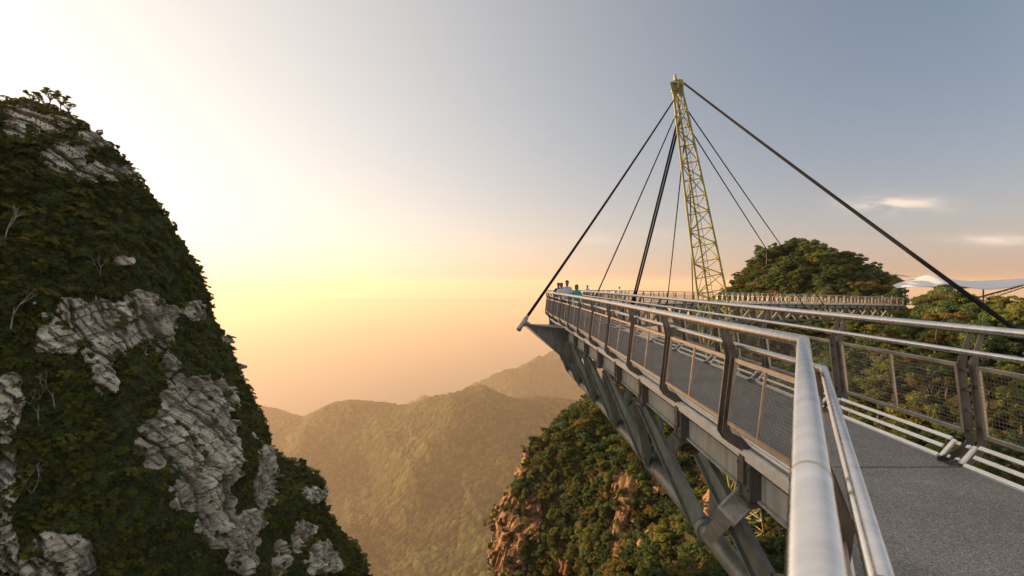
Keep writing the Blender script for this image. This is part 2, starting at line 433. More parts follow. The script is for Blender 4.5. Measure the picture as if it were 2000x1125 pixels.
def hills_height(x, y):
    y_ = np.maximum(y, 50.0); u = 1000 + x / y_ * 1000
    cu = [200, 430, 515, 555, 592, 640, 680, 740, 790, 840, 900, 945, 975, 1010, 1060, 1150, 1300, 1600]
    cv = [840, 800, 793, 800, 812, 790, 781, 788, 790, 775, 763, 753, 768, 783, 784, 780, 775, 770]
    yc = np.interp(u, [200, 515, 640, 800, 950, 1200], [1750, 1700, 1600, 1480, 1330, 1350])
    zc = CAMH + (552 - np.interp(u, cu, cv)) / 1000 * yc - 8
    t = (y - yc)
    front = np.interp(np.clip(-t / (yc - 760), 0, 1), [0, .06, .2, .45, .7, 1], [0, .10, .36, .70, .88, 1])
    zf = zc + (-425 - zc) * front
    zb = zc - 0.42 * np.clip(t, 0, None) - 0.0006 * np.clip(t, 0, None) ** 2
    z1 = np.where(t < 0, zf, zb)
    fu = [700, 870, 940, 1000, 1030, 1058, 1090, 1150, 1250, 1500]
    fv = [830, 768, 733, 706, 698, 704, 694, 700, 690, 690]
    yf = np.interp(u, [700, 1030, 1060, 1200], [2350, 2300, 2500, 2600])
    zfc = CAMH + (552 - np.interp(u, fu, fv)) / 1000 * yf - 8
    z2 = zfc - 0.38 * np.abs(y - yf)
    z = np.maximum(z1, z2)
    amp = sstep(0, 320, np.abs(t)) * 95
    for (u0, y0, u1, y1, hh, ww) in ((945, 1330, 740, 930, 62, 75), (1075, 1390, 985, 900, 58, 80), (655, 1590, 560, 1120, 60, 85), (800, 1470, 800, 1130, 40, 60), (870, 1400, 900, 1050, 34, 55)):
        ax_, bx2 = (u0 - 1000) / 1000 * y0, (u1 - 1000) / 1000 * y1; dx, dy = bx2 - ax_, y1 - y0     # spurs running down to the valley
        tt = np.clip(((x - ax_) * dx + (y - y0) * dy) / (dx * dx + dy * dy), 0, 1); dd = np.hypot(x - ax_ - tt * dx, y - y0 - tt * dy)
        z = z + hh * .85 * np.exp(-(dd / (ww * 1.15)) ** 1.6) * np.sin(np.pi * np.clip(tt * 1.02 - .04, 0, 1)) ** 1.0
    z = z + (ridged(x / 380 + y / 900, y / 520, x * 0, 4, 5) - 0.5) * amp + fbm(x / 90, y / 90, x * 0, 3, 9) * 7
    return np.maximum(z, SEA - 30)
qs = np.concatenate([np.linspace(-2.2, -0.56, 60)[:-1], np.linspace(-0.56, 0.30, 900), np.linspace(0.30, 2.4, 60)[1:]])
ys = np.concatenate([np.geomspace(150, 700, 30)[:-1], np.geomspace(700, 1950, 900), np.geomspace(1950, 4200, 260)[1:]])
Y, Q = np.meshgrid(ys, qs, indexing='ij'); X = Q * Y
Z = hills_height(X, Y)
d1, t1 = domes(X, Y, 9.0, 3); d2, t2 = domes(X + 50, Y, 5.0, 8)
land = sstep(SEA, SEA + 15, Z)
Z = Z + (d1 * 0.8 + d2 * 0.45) * land
me = np_mesh('hills', (np.stack([X, Y, Z - CAMH], -1) * FAR + np.array([0, 0, CAMH])).reshape(-1, 3), grid_faces(len(ys), len(qs)), M['canopy'], {'tint': (t1 * 0.6 + t2 * 0.4)})
tag(obj('hills', me), 'hazy golden forested hills rolling away to the sea', 'hills', kind='structure')

# ------------------------------------------------------------------ steep rock peak on the left
PD, PPH = 170.0, math.atan(-0.94)
PCX, PCY = PD * math.sin(PPH), PD * math.cos(PPH)
sil = [(92, 212), (150, 233), (190, 263), (240, 306), (272, 340), (300, 380), (345, 445), (385, 505), (408, 560), (428, 630),
       (466, 700), (506, 790), (534, 850), (546, 910), (566, 1000), (600, 1125)]
def tangent(u_, v_):
    ph = math.atan((u_ - 1000) / 1000); t = PD * math.cos(ph - PPH); R = abs(PD * math.sin(ph - PPH))
    return CAMH + (552 - v_) / 1000 * t * math.cos(ph), R
tb = sorted([tangent(*s_) for s_ in sil])
zt = np.array([a for a, _ in tb]); rt = np.array([b for _, b in tb]) - 1.7
zt = np.concatenate([[-440, -260, -150], zt, [zt[-1] + 1.5]]); rt = np.concatenate([[190, 120, rt[0] + 12], np.maximum(rt, 0.8), [0.0]])
sp = [tangent(u_, v_) for u_, v_ in ((720, 1125), (662, 1040), (634, 975), (628, 938), (590, 922), (552, 908))]
spz = np.array([a for a, _ in sp]); spr = np.array([b for _, b in sp]) - 1.0
ztop = zt[-1]
zr = np.concatenate([np.linspace(-440, -110, 40)[:-1], np.linspace(-110, ztop, 520)])
az = np.concatenate([np.radians(np.linspace(30, 170, 560)), np.radians(np.linspace(170, 390, 190))[1:-1]])
ZZ, AA = np.meshgrid(zr, az, indexing='ij')
Rb = np.interp(ZZ, zt, rt)
spur = np.clip(np.interp(ZZ, np.concatenate([[-300, -170], spz]), np.concatenate([[150, 100], spr]), right=0) - Rb, 0, 60) * (ZZ < spz[-1])
lobe = 92 * np.exp(-((AA - rad(205)) / rad(30)) ** 2) * np.sqrt(np.clip(1 - (ZZ / 34.0) ** 6 * (ZZ > 0), 0, 1))  # unseen side ridge, added to shade the near bridge from the low sun
R = Rb + lobe + spur * np.exp(-((AA - rad(68)) / rad(24)) ** 2)
cx_, cy_ = PCX + np.sin(AA) * R, PCY + np.cos(AA) * R
amp = np.clip(R / 12, 0, 1)
tang = sstep(rad(95), rad(75), AA) * (AA < rad(120))            # hold the skyline
R = R + amp * (fbm(cx_ / 26, cy_ / 26, ZZ / 60, 3, 21) * 5.5 * (1 - 0.65 * tang) + fbm(cx_ / 7, cy_ / 7, ZZ / 9, 3, 44) * 1.6 * (1 - 0.5 * tang))
px, py = PCX + np.sin(AA) * R, PCY + np.cos(AA) * R
U, V = to_px(px, py, ZZ)
warp = fbm(px / 6, py / 6, ZZ / 6, 4, 77)
warp2 = fbm(px / 2.2, py / 2.2, ZZ / 2.2, 3, 99)
rocks = [(48, 242, 40, 34), (100, 242, 40, 22), (112, 310, 34, 36), (150, 314, 18, 36), (185, 272, 34, 26), (195, 335, 40, 22), (258, 338, 30, 16),
         (210, 640, 120, 55), (290, 620, 60, 40), (130, 660, 60, 30), (200, 720, 24, 50), (375, 610, 20, 20), (270, 590, 40, 18), (330, 715, 16, 24),
         (350, 830, 62, 90), (400, 790, 62, 50), (300, 870, 40, 60), (420, 880, 60, 80), (390, 950, 60, 60), (430, 1020, 50, 60), (480, 1060, 40, 70), (520, 940, 26, 60),
         (14, 800, 34, 55), (8, 930, 30, 80), (130, 1080, 66, 60), (90, 1100, 50, 40), (10, 1080, 24, 60),
         (610, 965, 24, 18), (630, 1090, 36, 34), (585, 1050, 16, 30), (545, 1100, 20, 40), (235, 510, 16, 10), (438, 650, 10, 18)]
rk = np.zeros_like(U) - 1
for (ru, rv, ra, rb) in rocks:
    rk = np.maximum(rk, 1 - np.sqrt(((U - ru) / ra) ** 2 + ((V - rv) / rb) ** 2))
facing = np.sin(AA) * (0 - px) + np.cos(AA) * (0 - py) > -25
rk = np.where(facing & (py > 20), rk, -1) + warp * 0.55 + warp2 * 0.34
wild = fbm(px / 16, py / 16, ZZ / 10, 4, 131)                    # crags all round, seen or not
rk = np.maximum(rk, (wild - 0.42) * 3 * (~facing))
rock = sstep(-0.05, 0.12, rk) * (ZZ < ztop - 3)
arc = AA * np.maximum(Rb, 6)
but = ridged(arc / 7.5, ZZ / 26, ZZ * 0, 4, 303) - 0.5
tilt = ZZ + 0.24 * arc + warp * 0.7
o1, e1 = blocks(tilt / 5.2 + warp2 * .10, arc / 5.2 + warp * .45, 1); o2, e2 = blocks(tilt / 2.1 + 3.3 + warp2 * .08, arc / 2.9 + warp * 0.3, 2); o3, e3 = blocks(tilt / 0.9, arc / 2.2 + warp * 0.2, 3)
vj = np.abs((arc / 6.5 + warp * .35 + 0.03 * ZZ) % 1 - .5); vj2 = np.abs((arc / 2.9 + warp2 * .2 - 0.05 * ZZ + np.floor(tilt / 9) * .37) % 1 - .5)
R = R + rock * (1.2 + but * 2.2 + o1 * 1.25 + o2 * 0.7 + o3 * 0.16 + warp2 * 0.08 - 1.3 * sstep(.09, .02, vj) - .55 * sstep(.07, .02, vj2))
crack = rock * np.clip(np.where(e1 < 0.05, 0.85, 0) * (warp2 > -.35) + np.where(e2 < 0.05, 0.6, 0) * (warp > -.2) + sstep(.05, -.35, but) * .4 + sstep(.07, .02, vj) * .6 + sstep(.05, .015, vj2) * .3, 0, 0.8)
R = R - crack * 0.3
px, py = PCX + np.sin(AA) * R, PCY + np.cos(AA) * R
PEAKS = 0.50                                  # the survey above was made at 170 m; the peak stands nearer
PV = np.stack([px, py, ZZ + warp * 0.4 * amp - CAMH], -1) * PEAKS + np.array([0, 0, CAMH])
nr, nc = ZZ.shape
F = grid_faces(nr, nc, True)
me = np_mesh('rock_peak', PV.reshape(-1, 3), F[:, ::-1], M['cliff_rock'], {'rock': rock, 'crack': crack}, False)
peak = tag(obj('rock_peak', me), 'steep dark rock peak with pale cliff faces and clinging scrub', 'mountain', kind='structure')
# normals for planting
Nn = np.cross(np.gradient(PV, axis=1), np.gradient(PV, axis=0)); Nn /= np.linalg.norm(Nn, axis=-1, keepdims=True) + 1e-9
out_dir = np.stack([np.sin(AA), np.cos(AA), AA * 0], -1)
Nn *= np.sign((Nn * out_dir).sum(-1, keepdims=True) + 1e-6)

# ------------------------------------------------------------------ wooded spur, hill and ridge on the right
def seg_dist(x, y, poly):
    best = np.full(x.shape, 1e9); zz = np.zeros_like(x); sg = np.ones_like(x)
    for (x0, y0, z0), (x1, y1, z1) in zip(poly[:-1], poly[1:]):
        dx, dy = x1 - x0, y1 - y0; t = np.clip(((x - x0) * dx + (y - y0) * dy) / (dx * dx + dy * dy), 0, 1)
        d = np.hypot(x - x0 - t * dx, y - y0 - t * dy); mk = d < best
        best = np.where(mk, d, best); zz = np.where(mk, z0 + t * (z1 - z0), zz)
    return best, zz
RIDGE = [(84, 118, -4.0), (74, 94, -4.0), (62, 69, -4.2), (53, 51, -5.2), (48, 35, -7.0), (47, 8, -9.5)]
def spur_height(x, y):
    n1 = fbm(x / 14, y / 14, x * 0, 4, 61); n2 = fbm(x / 4.5, y / 4.5, x * 0, 3, 71)
    ang = np.arctan2(y - 103, x - 36)
    r = np.hypot(x - 36, y - 103) * (1 + 0.06 * np.sin(ang * 5 + 1) + 0.05 * np.sin(ang * 9)) + n1 * 2.0
    z1 = np.interp(r, [0, 11, 21.5, 28, 34, 36.5, 40.5, 50, 105], [-15, -17, -25.5, -30.5, -43, -60, -90, -170, -400])
    r = np.hypot((x - 70) * 1.0, (y - 128) * 0.9); r = r * np.where(x - 70 - 0.3 * (y - 128) < 0, 1.12, 0.92)
    z2 = np.interp(r, [0, 8, 15, 22, 32, 42, 60, 110], [8.2, 6.4, 0.0, -5.6, -13.5, -28, -75, -220])
    d, zr_ = seg_dist(x, y, RIDGE)
    z3 = zr_ - np.interp(d, [0, 4, 20, 40, 70, 120], [0, 1.2, 13, 31, 75, 170])
    z = np.maximum(np.maximum(z1, z2), z3)
    return z + n1 * 1.6 + n2 * 0.5
gx = np.arange(-50, 180, 0.55); gy = np.arange(-15, 190, 0.55)
GY, GX = np.meshgrid(gy, gx, indexing='ij')
GZ = spur_height(GX, GY)
gzy, gzx = np.gradient(GZ, 0.55); steep = np.hypot(gzx, gzy)
NL = np.sqrt(gzx ** 2 + gzy ** 2 + 1); GN_ = np.stack([-gzx / NL, -gzy / NL, 1 / NL], -1)
U, V = to_px(GX, GY, GZ)
rk = np.zeros_like(U) - 1
for (ru, rv, ra, rb) in [(1020, 905, 14, 30), (1000, 985, 22, 60), (985, 1080, 32, 70), (1050, 1010, 14, 50), (1225, 960, 34, 60), (1210, 1060, 30, 70), (1290, 930, 30, 40), (1370, 930, 24, 50),
                         (1395, 1010, 20, 60), (1100, 1100, 26, 40), (1270, 1050, 30, 50), (1690, 770, 36, 24), (1210, 800, 22, 20), (1160, 790, 14, 20), (1320, 880, 26, 30), (1740, 850, 24, 18)]:
    rk = np.maximum(rk, 1 - np.sqrt(((U - ru) / ra / .7) ** 2 + ((V - rv) / rb / .8) ** 2))
w1 = fbm(GX / 4, GY / 4, GZ / 6, 4, 201); w2 = fbm(GX / 1.3, GY / 1.3, GZ / 1.6, 3, 211)
rk = rk + w1 * 0.5 + w2 * 0.3
rk = np.maximum(rk, np.clip((steep - 6.5) * 0.2, -1, 0.4) + w1 * 1.2 - 0.5)
rockS = sstep(-0.05, 0.15, rk)
o1, e1 = blocks(GZ / 3.6 + w1 * 0.5, (GX * 0.8 - GY * 0.6) / 2.2 + w2 * 0.3, 11); o2, e2 = blocks(GZ / 1.5, (GX * 0.8 - GY * 0.6) / 1.1 + w2 * 0.3, 12)
cr = rockS * np.clip(np.where(e1 < 0.06, 0.8, 0) + np.where(e2 < 0.05, 0.4, 0), 0, 0.85)
disp = rockS * (0.6 + o1 * 0.9 + o2 * 0.4 + w2 * 0.3) - cr * 0.3
SV = np.stack([GX, GY, GZ], -1) + GN_ * disp[..., None]
me = np_mesh('wooded_spur', SV.reshape(-1, 3), grid_faces(len(gy), len(gx)), M['spur_rock'], {'rock': rockS, 'crack': cr}, False)
tag(obj('wooded_spur', me), 'wooded mountain spur with sunlit orange brown rock faces under the bridge', 'mountain', kind='structure')
# the spur's cliff face, finely cut: rows of height round the spur's own axis
SPR, SPZ = np.array([0, 11, 21.5, 28, 34, 36.5, 40.5, 50.0]), np.array([-15, -17, -25.5, -30.5, -43, -60, -90, -170.0])
cz = np.concatenate([np.linspace(-130, -80, 60)[:-1], np.linspace(-80, -16, 300)])
ca = np.radians(np.linspace(120, 335, 560))
CZ2, CA2 = np.meshgrid(cz, ca, indexing='ij')
CR2 = np.interp(-CZ2, -SPZ, SPR)
for _ in range(2):
    qx, qy = 36 + np.sin(CA2) * CR2, 103 + np.cos(CA2) * CR2
    an_ = np.arctan2(qy - 103, qx - 36)
    nn1 = fbm(qx / 14, qy / 14, qx * 0, 4, 61)
    CR2 = np.maximum(.5, (np.interp(-CZ2, -SPZ, SPR) - nn1 * 2.0) / (1 + 0.06 * np.sin(an_ * 5 + 1) + 0.05 * np.sin(an_ * 9)))
carc = CA2 * 34
cw = fbm(qx / 4, qy / 4, CZ2 / 5, 4, 201); cw2 = fbm(qx / 1.4, qy / 1.4, CZ2 / 1.4, 3, 211)
gul = ridged(carc / 9, CZ2 / 30, CZ2 * 0, 3, 404) - .5
CR2 = CR2 + .35 + gul * 1.6 + cw * .9
qx, qy = 36 + np.sin(CA2) * CR2, 103 + np.cos(CA2) * CR2
U2, V2 = to_px(qx, qy, CZ2)
rk2 = np.zeros_like(U2) - 1
for (ru, rv, ra, rb) in [(1022, 905, 13, 34), (992, 985, 28, 72), (988, 1075, 36, 74), (1046, 1010, 12, 46), (1225, 965, 26, 56), (1212, 1060, 24, 56), (1290, 930, 26, 34), (1258, 900, 24, 30), (1370, 930, 20, 40),
                         (1395, 1010, 16, 46), (1270, 1060, 22, 36), (1105, 1110, 20, 26), (1215, 800, 18, 16), (1165, 790, 10, 14), (1320, 885, 20, 24), (1130, 985, 14, 20)]:
    rk2 = np.maximum(rk2, 1 - np.sqrt(((U2 - ru) / ra) ** 2 + ((V2 - rv) / rb) ** 2))
rk2 = rk2 + cw * .75 + cw2 * .42
rock2 = sstep(-.05, .15, rk2)
o1, e1 = blocks(CZ2 / 2.6 + carc * .05 + cw * .3, carc / 2.2 + cw * .4, 21); o2, e2 = blocks(CZ2 / 1.0, carc / 1.0 + cw2 * .2, 22)
vj = np.abs((carc / 2.4 + cw * .4) % 1 - .5)
crk2 = rock2 * np.clip(np.where(e1 < .05, .7, 0) + np.where(e2 < .05, .3, 0) + sstep(.1, .03, vj) * .4, 0, .85)
CR2 = CR2 + rock2 * (.5 + o1 * .75 + o2 * .35 + cw2 * .2 - .5 * sstep(.1, .03, vj))
CV = np.stack([36 + np.sin(CA2) * CR2, 103 + np.cos(CA2) * CR2, CZ2 + cw * .3], -1)
me = np_mesh('spur_cliff', CV.reshape(-1, 3), grid_faces(len(cz), len(ca))[:, ::-1], M['spur_rock'], {'rock': rock2, 'crack': crk2}, False)
tag(obj('spur_cliff', me), 'steep orange brown cliff side of the wooded spur below the bridge', 'cliff', kind='structure')
CN = np.cross(np.gradient(CV, axis=1), np.gradient(CV, axis=0)); CN /= np.linalg.norm(CN, axis=-1, keepdims=True) + 1e-9
CN *= np.sign((CN * np.stack([np.sin(CA2), np.cos(CA2), CA2 * 0], -1)).sum(-1, keepdims=True) + 1e-6)
# ------------------------------------------------------------------ trees
def leaf_cloud(rng, centres, radii, per, size, flat=0.7):
    """leaf clumps: folded diamond leaves spread through every clump's outer shell"""
    Vs, Ts = [], []
    tot = np.array(centres).mean(0)
    for c_, r_ in zip(centres, radii):
        n = max(12, int(per * r_ * r_))
        d = rng.normal(size=(n, 3)); d /= np.linalg.norm(d, axis=1, keepdims=True)
        d[:, 2] = np.where(d[:, 2] < -0.25, -d[:, 2] * 0.6, d[:, 2])
        rr = r_ * (0.45 + 0.62 * rng.random(n) ** 0.6)
        pz = np.array(c_) + d * rr[:, None] * np.array([1, 1, flat]) + rng.normal(size=(n, 3)) * 0.06 * r_
        nm = d * 0.8 + rng.normal(size=(n, 3)) * 0.55 + np.array([0, 0, 0.75]); nm /= np.linalg.norm(nm, axis=1, keepdims=True)
        a = np.cross(nm, rng.normal(size=(n, 3))); a /= np.linalg.norm(a, axis=1, keepdims=True) + 1e-9
        b = np.cross(nm, a); s = size * (0.6 + 0.8 * rng.random(n))[:, None]
        drop = nm * s * 0.22
        q_ = np.stack([pz - a * s, pz - b * s * 0.55 - drop, pz + a * s, pz + b * s * 0.55 - drop], 1)
        Vs.append(q_.reshape(-1, 3))
        t = np.clip(rng.random() * 0.55 + rng.random(n) * 0.45, 0, 1); Ts.append(np.repeat(t, 4))
    return np.concatenate(Vs), np.concatenate(Ts)
def make_tree(seed, H, R_, nclump, per, leaf, leafmat, style='broad', bark='bark'):
    rng = np.random.default_rng(seed); tb_ = MB(); cents, rads = [], []
    th = H * (0.42 if style != 'shrub' else 0.15)
    lean = rng.normal(size=2) * 0.05 * H
    tr = 0.028 * H
    top = Vector((lean[0], lean[1], th)); mid = Vector((lean[0] * .4 + rng.normal() * .02 * H, lean[1] * .4, th * .55))
    tb_.rod((0, 0, -0.8), mid, tr * 1.3, 7, tr * 1.0); tb_.rod(mid, top, tr, 7, tr * .75)
    for k in range(nclump):
        a = 2.4 * k + rng.random() * 1.2; f = (k + 0.5) / nclump
        if style == 'flat':
            rr = R_ * (0.25 + 0.8 * math.sqrt(rng.random())); hz = H * (0.80 + 0.14 * rng.random()) - 0.10 * rr
        elif style == 'tall':
            rr = R_ * (0.9 - 0.6 * f) * (0.6 + 0.5 * rng.random()); hz = H * (0.38 + 0.56 * f)
        elif style == 'shrub':
            rr = R_ * 0.85 * math.sqrt(rng.random()); hz = H * (0.25 + 0.5 * rng.random())
        else:
            rr = R_ * 0.85 * math.sqrt(rng.random()); hz = H * (0.52 + 0.40 * rng.random() * (1 - 0.35 * rr / R_))
        c_ = (lean[0] + math.cos(a) * rr, lean[1] + math.sin(a) * rr, hz)
        cents.append(c_); rads.append(R_ * ((0.11 + 0.15 * rng.random() ** 1.5) if style == 'fine' else (0.16 + 0.24 * rng.random() ** 1.3)) * (0.8 if style == 'flat' else 1))
        if k % 2 == 0 or style == 'flat':
            j = top * 0.75 + Vector(c_) * 0.25 + Vector((0, 0, 0.02 * H)); st_ = mid.lerp(top, 0.3 + 0.7 * rng.random())
            tb_.rod(st_, j, tr * .5, 5, tr * .36, False); tb_.rod(j, c_, tr * .36, 5, tr * .1, False)
    V_, T_ = leaf_cloud(rng, cents, rads, per, leaf, 0.45 if style == 'flat' else 0.75)
    F_ = np.arange(len(V_)).reshape(-1, 4)
    return tb_.data('trunk', M[bark]), np_mesh('crown', V_, F_, M[leafmat], {'tint': T_}, False)
def bare_tree_data(seed, H, bark='pale_bark', depth=4):
    rng = random.Random(seed); tr = MB(); br = MB()
    def grow(p_, d, L, r_, k):
        q_ = p_ + d * L
        (tr if k >= depth - 1 else br).rod(p_, q_, r_, 6, r_ * .72, False)
        if k == 0: return
        for _ in range(2 if k > 1 else 3):
            nd = (d + Vector((rng.gauss(0, .45), rng.gauss(0, .45), rng.gauss(0.1, .3)))).normalized()
            grow(q_, nd, L * rng.uniform(.6, .85), r_ * .66, k - 1)
    grow(Vector((0, 0, -0.5)), Vector((rng.gauss(0, .12), rng.gauss(0, .12), 1)).normalized(), H * .36, H * .02, depth)
    return tr.data('trunk', M[bark]), br.data('branches', M[bark])
def scatter(name, pts, rots, scales, sources, label, cat, weights=None):
    """a mass nobody could count: one object whose points carry copies of the crowns of standing trees"""
    me = bpy.data.meshes.new(name); pts = np.asarray(pts, np.float32)
    me.vertices.add(len(pts)); me.vertices.foreach_set('co', pts.ravel())
    a = me.attributes.new('turn', 'FLOAT_VECTOR', 'POINT'); a.data.foreach_set('vector', np.asarray(rots, np.float32).ravel())
    a = me.attributes.new('size', 'FLOAT', 'POINT'); a.data.foreach_set('value', np.asarray(scales, np.float32))
    a = me.attributes.new('pick', 'INT', 'POINT'); a.data.foreach_set('value', np.random.default_rng(5).choice(len(sources), len(pts), p=weights).astype(np.int32))
    o = obj(name, me); tag(o, label, cat, None, 'stuff')
    ng = bpy.data.node_groups.new(name, 'GeometryNodeTree')
    ng.interface.new_socket('Geometry', in_out='INPUT', socket_type='NodeSocketGeometry'); ng.interface.new_socket('Geometry', in_out='OUTPUT', socket_type='NodeSocketGeometry')
    N = ng.nodes.new; L = ng.links.new
    gi, go = N('NodeGroupInput'), N('NodeGroupOutput'); iop = N('GeometryNodeInstanceOnPoints'); jn = N('GeometryNodeJoinGeometry')
    for s_ in sources:
        oi = N('GeometryNodeObjectInfo'); oi.inputs['Object'].default_value = s_; oi.inputs['As Instance'].default_value = True
        L(oi.outputs['Geometry'], jn.inputs[0])
    def na(nm, ty):
        n_ = N('GeometryNodeInputNamedAttribute'); n_.data_type = ty; n_.inputs['Name'].default_value = nm
        return [s for s in n_.outputs if s.enabled and s.name == 'Attribute'][0]
    e2r = N('FunctionNodeEulerToRotation'); L(na('turn', 'FLOAT_VECTOR'), e2r.inputs[0])
    L(gi.outputs[0], iop.inputs['Points']); L(jn.outputs[0], iop.inputs['Instance']); iop.inputs['Pick Instance'].default_value = True
    L(na('pick', 'INT'), iop.inputs['Instance Index']); L(e2r.outputs[0], iop.inputs['Rotation']); L(na('size', 'FLOAT'), iop.inputs['Scale'])
    L(iop.outputs[0], go.inputs[0])
    md = o.modifiers.new('scatter', 'NODES'); md.node_group = ng
    return o

# kinds of tree: heights about 6 m, made once and copied
KINDS = [('broad', 'leaf_green'), ('broad', 'leaf_olive'), ('tall', 'leaf_green'), ('flat', 'leaf_olive'), ('broad', 'leaf_deep'), ('shrub', 'leaf_olive'), ('flat', 'leaf_gold'), ('tall', 'leaf_deep'),
         ('fine', 'leaf_green'), ('fine', 'leaf_deep'), ('fine', 'leaf_olive')]
TREES = [make_tree(100 + i, 6.2, 2.3 if st != 'tall' else 1.9, 46 if st == 'fine' else 27, 800 if st == 'fine' else 520, 0.105 if st == 'fine' else 0.14, lm, st) for i, (st, lm) in enumerate(KINDS)]
KDESC = ['rounded mid green', 'rounded olive green', 'tall narrow green', 'flat topped olive', 'dense dark green', 'low bushy olive', 'flat topped golden', 'tall narrow dark green', 'small leaved green', 'small leaved dark green', 'small leaved olive']
def plant(kind, loc, s, rz, label, cat, group, tilt=(0, 0)):
    t = thing(KNAME[kind], label, cat, loc, rz, group); t.scale = (s, s, s * 1.0); t.rotation_euler = (tilt[0], tilt[1], rz)
    obj('trunk', TREES[kind][0], t); cr_ = obj('crown', TREES[kind][1], t)
    return t, cr_
KNAME = ['broadleaf_tree', 'broadleaf_tree', 'slender_tree', 'umbrella_tree', 'broadleaf_tree', 'shrub', 'umbrella_tree', 'slender_tree', 'hill_tree', 'hill_tree', 'hill_tree']

rng = np.random.default_rng(12)
def ground(x, y):
    """height of the wooded spur's own surface under a point"""
    fi = np.clip((np.asarray(y) - gy[0]) / 0.55, 0, len(gy) - 2); fj = np.clip((np.asarray(x) - gx[0]) / 0.55, 0, len(gx) - 2)
    i0, j0 = fi.astype(int), fj.astype(int); fi, fj = fi - i0, fj - j0
    return (GZ[i0, j0] * (1-fi) * (1-fj) + GZ[i0, j0+1] * (1-fi) * fj + GZ[i0+1, j0] * fi * (1-fj) + GZ[i0+1, j0+1] * fi * fj)
cand = []
xs = np.arange(-28, 165, 2.3); ysn = np.arange(14, 172, 2.3)
CX_, CY_ = np.meshgrid(xs, ysn); CX_ = (CX_ + rng.uniform(-.95, .95, CX_.shape)).ravel(); CY_ = (CY_ + rng.uniform(-.95, .95, CY_.shape)).ravel()
CZ_ = ground(CX_, CY_)
ii = np.clip(((CY_ - gy[0]) / 0.55).astype(int), 0, len(gy) - 1); jj = np.clip(((CX_ - gx[0]) / 0.55).astype(int), 0, len(gx) - 1)
rk_ = rockS[ii, jj]; stp = steep[ii, jj]; nrm_ = GN_[ii, jj]
u_, v_ = to_px(CX_, CY_, CZ_ + 3.5)
ok = (rk_ < 0.5) & (u_ > 880) & (u_ < 2120) & (v_ < 1330) & (CY_ > 12)
vis = np.ones(len(CX_), bool)
for f_ in np.linspace(0.08, 0.96, 45):
    gzv = ground(CX_ * f_, CY_ * f_); zl = CAMH + (CZ_ + 5.5 - CAMH) * f_
    vis &= ~((gzv > zl) & (CX_ * f_ > gx[0]) & (CY_ * f_ > gy[0]))
ok &= vis
on_spur = (np.hypot(CX_ - 36, CY_ - 103) < 52) & (stp > 0.95) | (u_ < 1480)
dist = np.hypot(CX_, CY_)
# keep trees clear of the bridge's own line, the mast and the shelter
bx_, by_ = np.array([27, 40, 53, 68.]), np.array([66, 73, 80, 87.5])
clear = np.ones(len(CX_), bool)
for a_, b_ in zip(np.linspace(24, 70, 30), np.linspace(64, 89, 30)): clear &= np.hypot(CX_ - a_, CY_ - b_) > 3.2
idx = np.where(ok & clear)[0]
trees_i = [i for i in idx if not on_spur[i]]
shr_i = [i for i in idx if on_spur[i]]
trees_i.sort(key=lambda i: dist[i])
single, rest = trees_i[:285], trees_i[285:]
src = {}
hp, hr, hs = [], [], []
for n_, i in enumerate(single):
    hill = CY_[i] > 98 and CX_[i] < 92
    k = int(rng.choice(11, p=[.14, .13, .09, .10, .07, .08, .045, .05, .11, .09, .095]))
    if not hill and CY_[i] > 70 and k == 6: k = 1
    s_ = rng.uniform(.62, 1.1) * (0.76 if hill else 0.85) * (0.7 if dist[i] < 62 else 1)
    zone = 'on the wooded hilltop behind the lattice mast' if hill else ('on the slope below the far end of the bridge' if CY_[i] > 60 else 'on the slope beyond the right hand railing')
    ui, vi = float(to_px(CX_[i], CY_[i], 0)[0]), 0
    if 1700 < ui < 2080:                       # low growth keeps the station's canopy in the open
        lim = float(np.interp(ui, [1700, 1740, 1765, 1795], [528, 552, 582, 600])) if ui < 1795 else (564 if ui < 1890 else (592 if ui < 1950 else 566))
        hmax = CAMH - (lim - 552) / 1000 * CY_[i] - CZ_[i]
        s_ = min(s_, hmax / 6.2)
        if s_ < .22: continue
        if k == 5 or CY_[i] > 58 and ui > 1795: s_ = max(s_, min(hmax / 6.2, 1.05) * rng.uniform(.8, 1.0))
    t, c_ = plant(k, (CX_[i], CY_[i], CZ_[i] - 0.25), s_, rng.uniform(0, 6.28), KDESC[k] + (' shrub ' if k == 5 else ' tree ') + zone, 'shrub' if k == 5 else 'tree',
                  ('shrubs ' if k == 5 else 'trees ') + zone)
    src.setdefault(k, c_)
for i in rest:
    ui = float(to_px(CX_[i], CY_[i], 0)[0])
    if 1755 < ui < 1800 or 1885 < ui < 1955: continue
    hp.append((CX_[i], CY_[i], CZ_[i] - 0.3)); hr.append((0, 0, rng.uniform(0, 6.28))); hs.append(rng.uniform(.55, 1.0))
if hp: scatter('hill_forest', hp, hr, hs, [src[k] for k in (0, 1, 2, 4, 5, 8, 10)], 'further mixed green trees thickening the wooded slope and hill', 'forest')
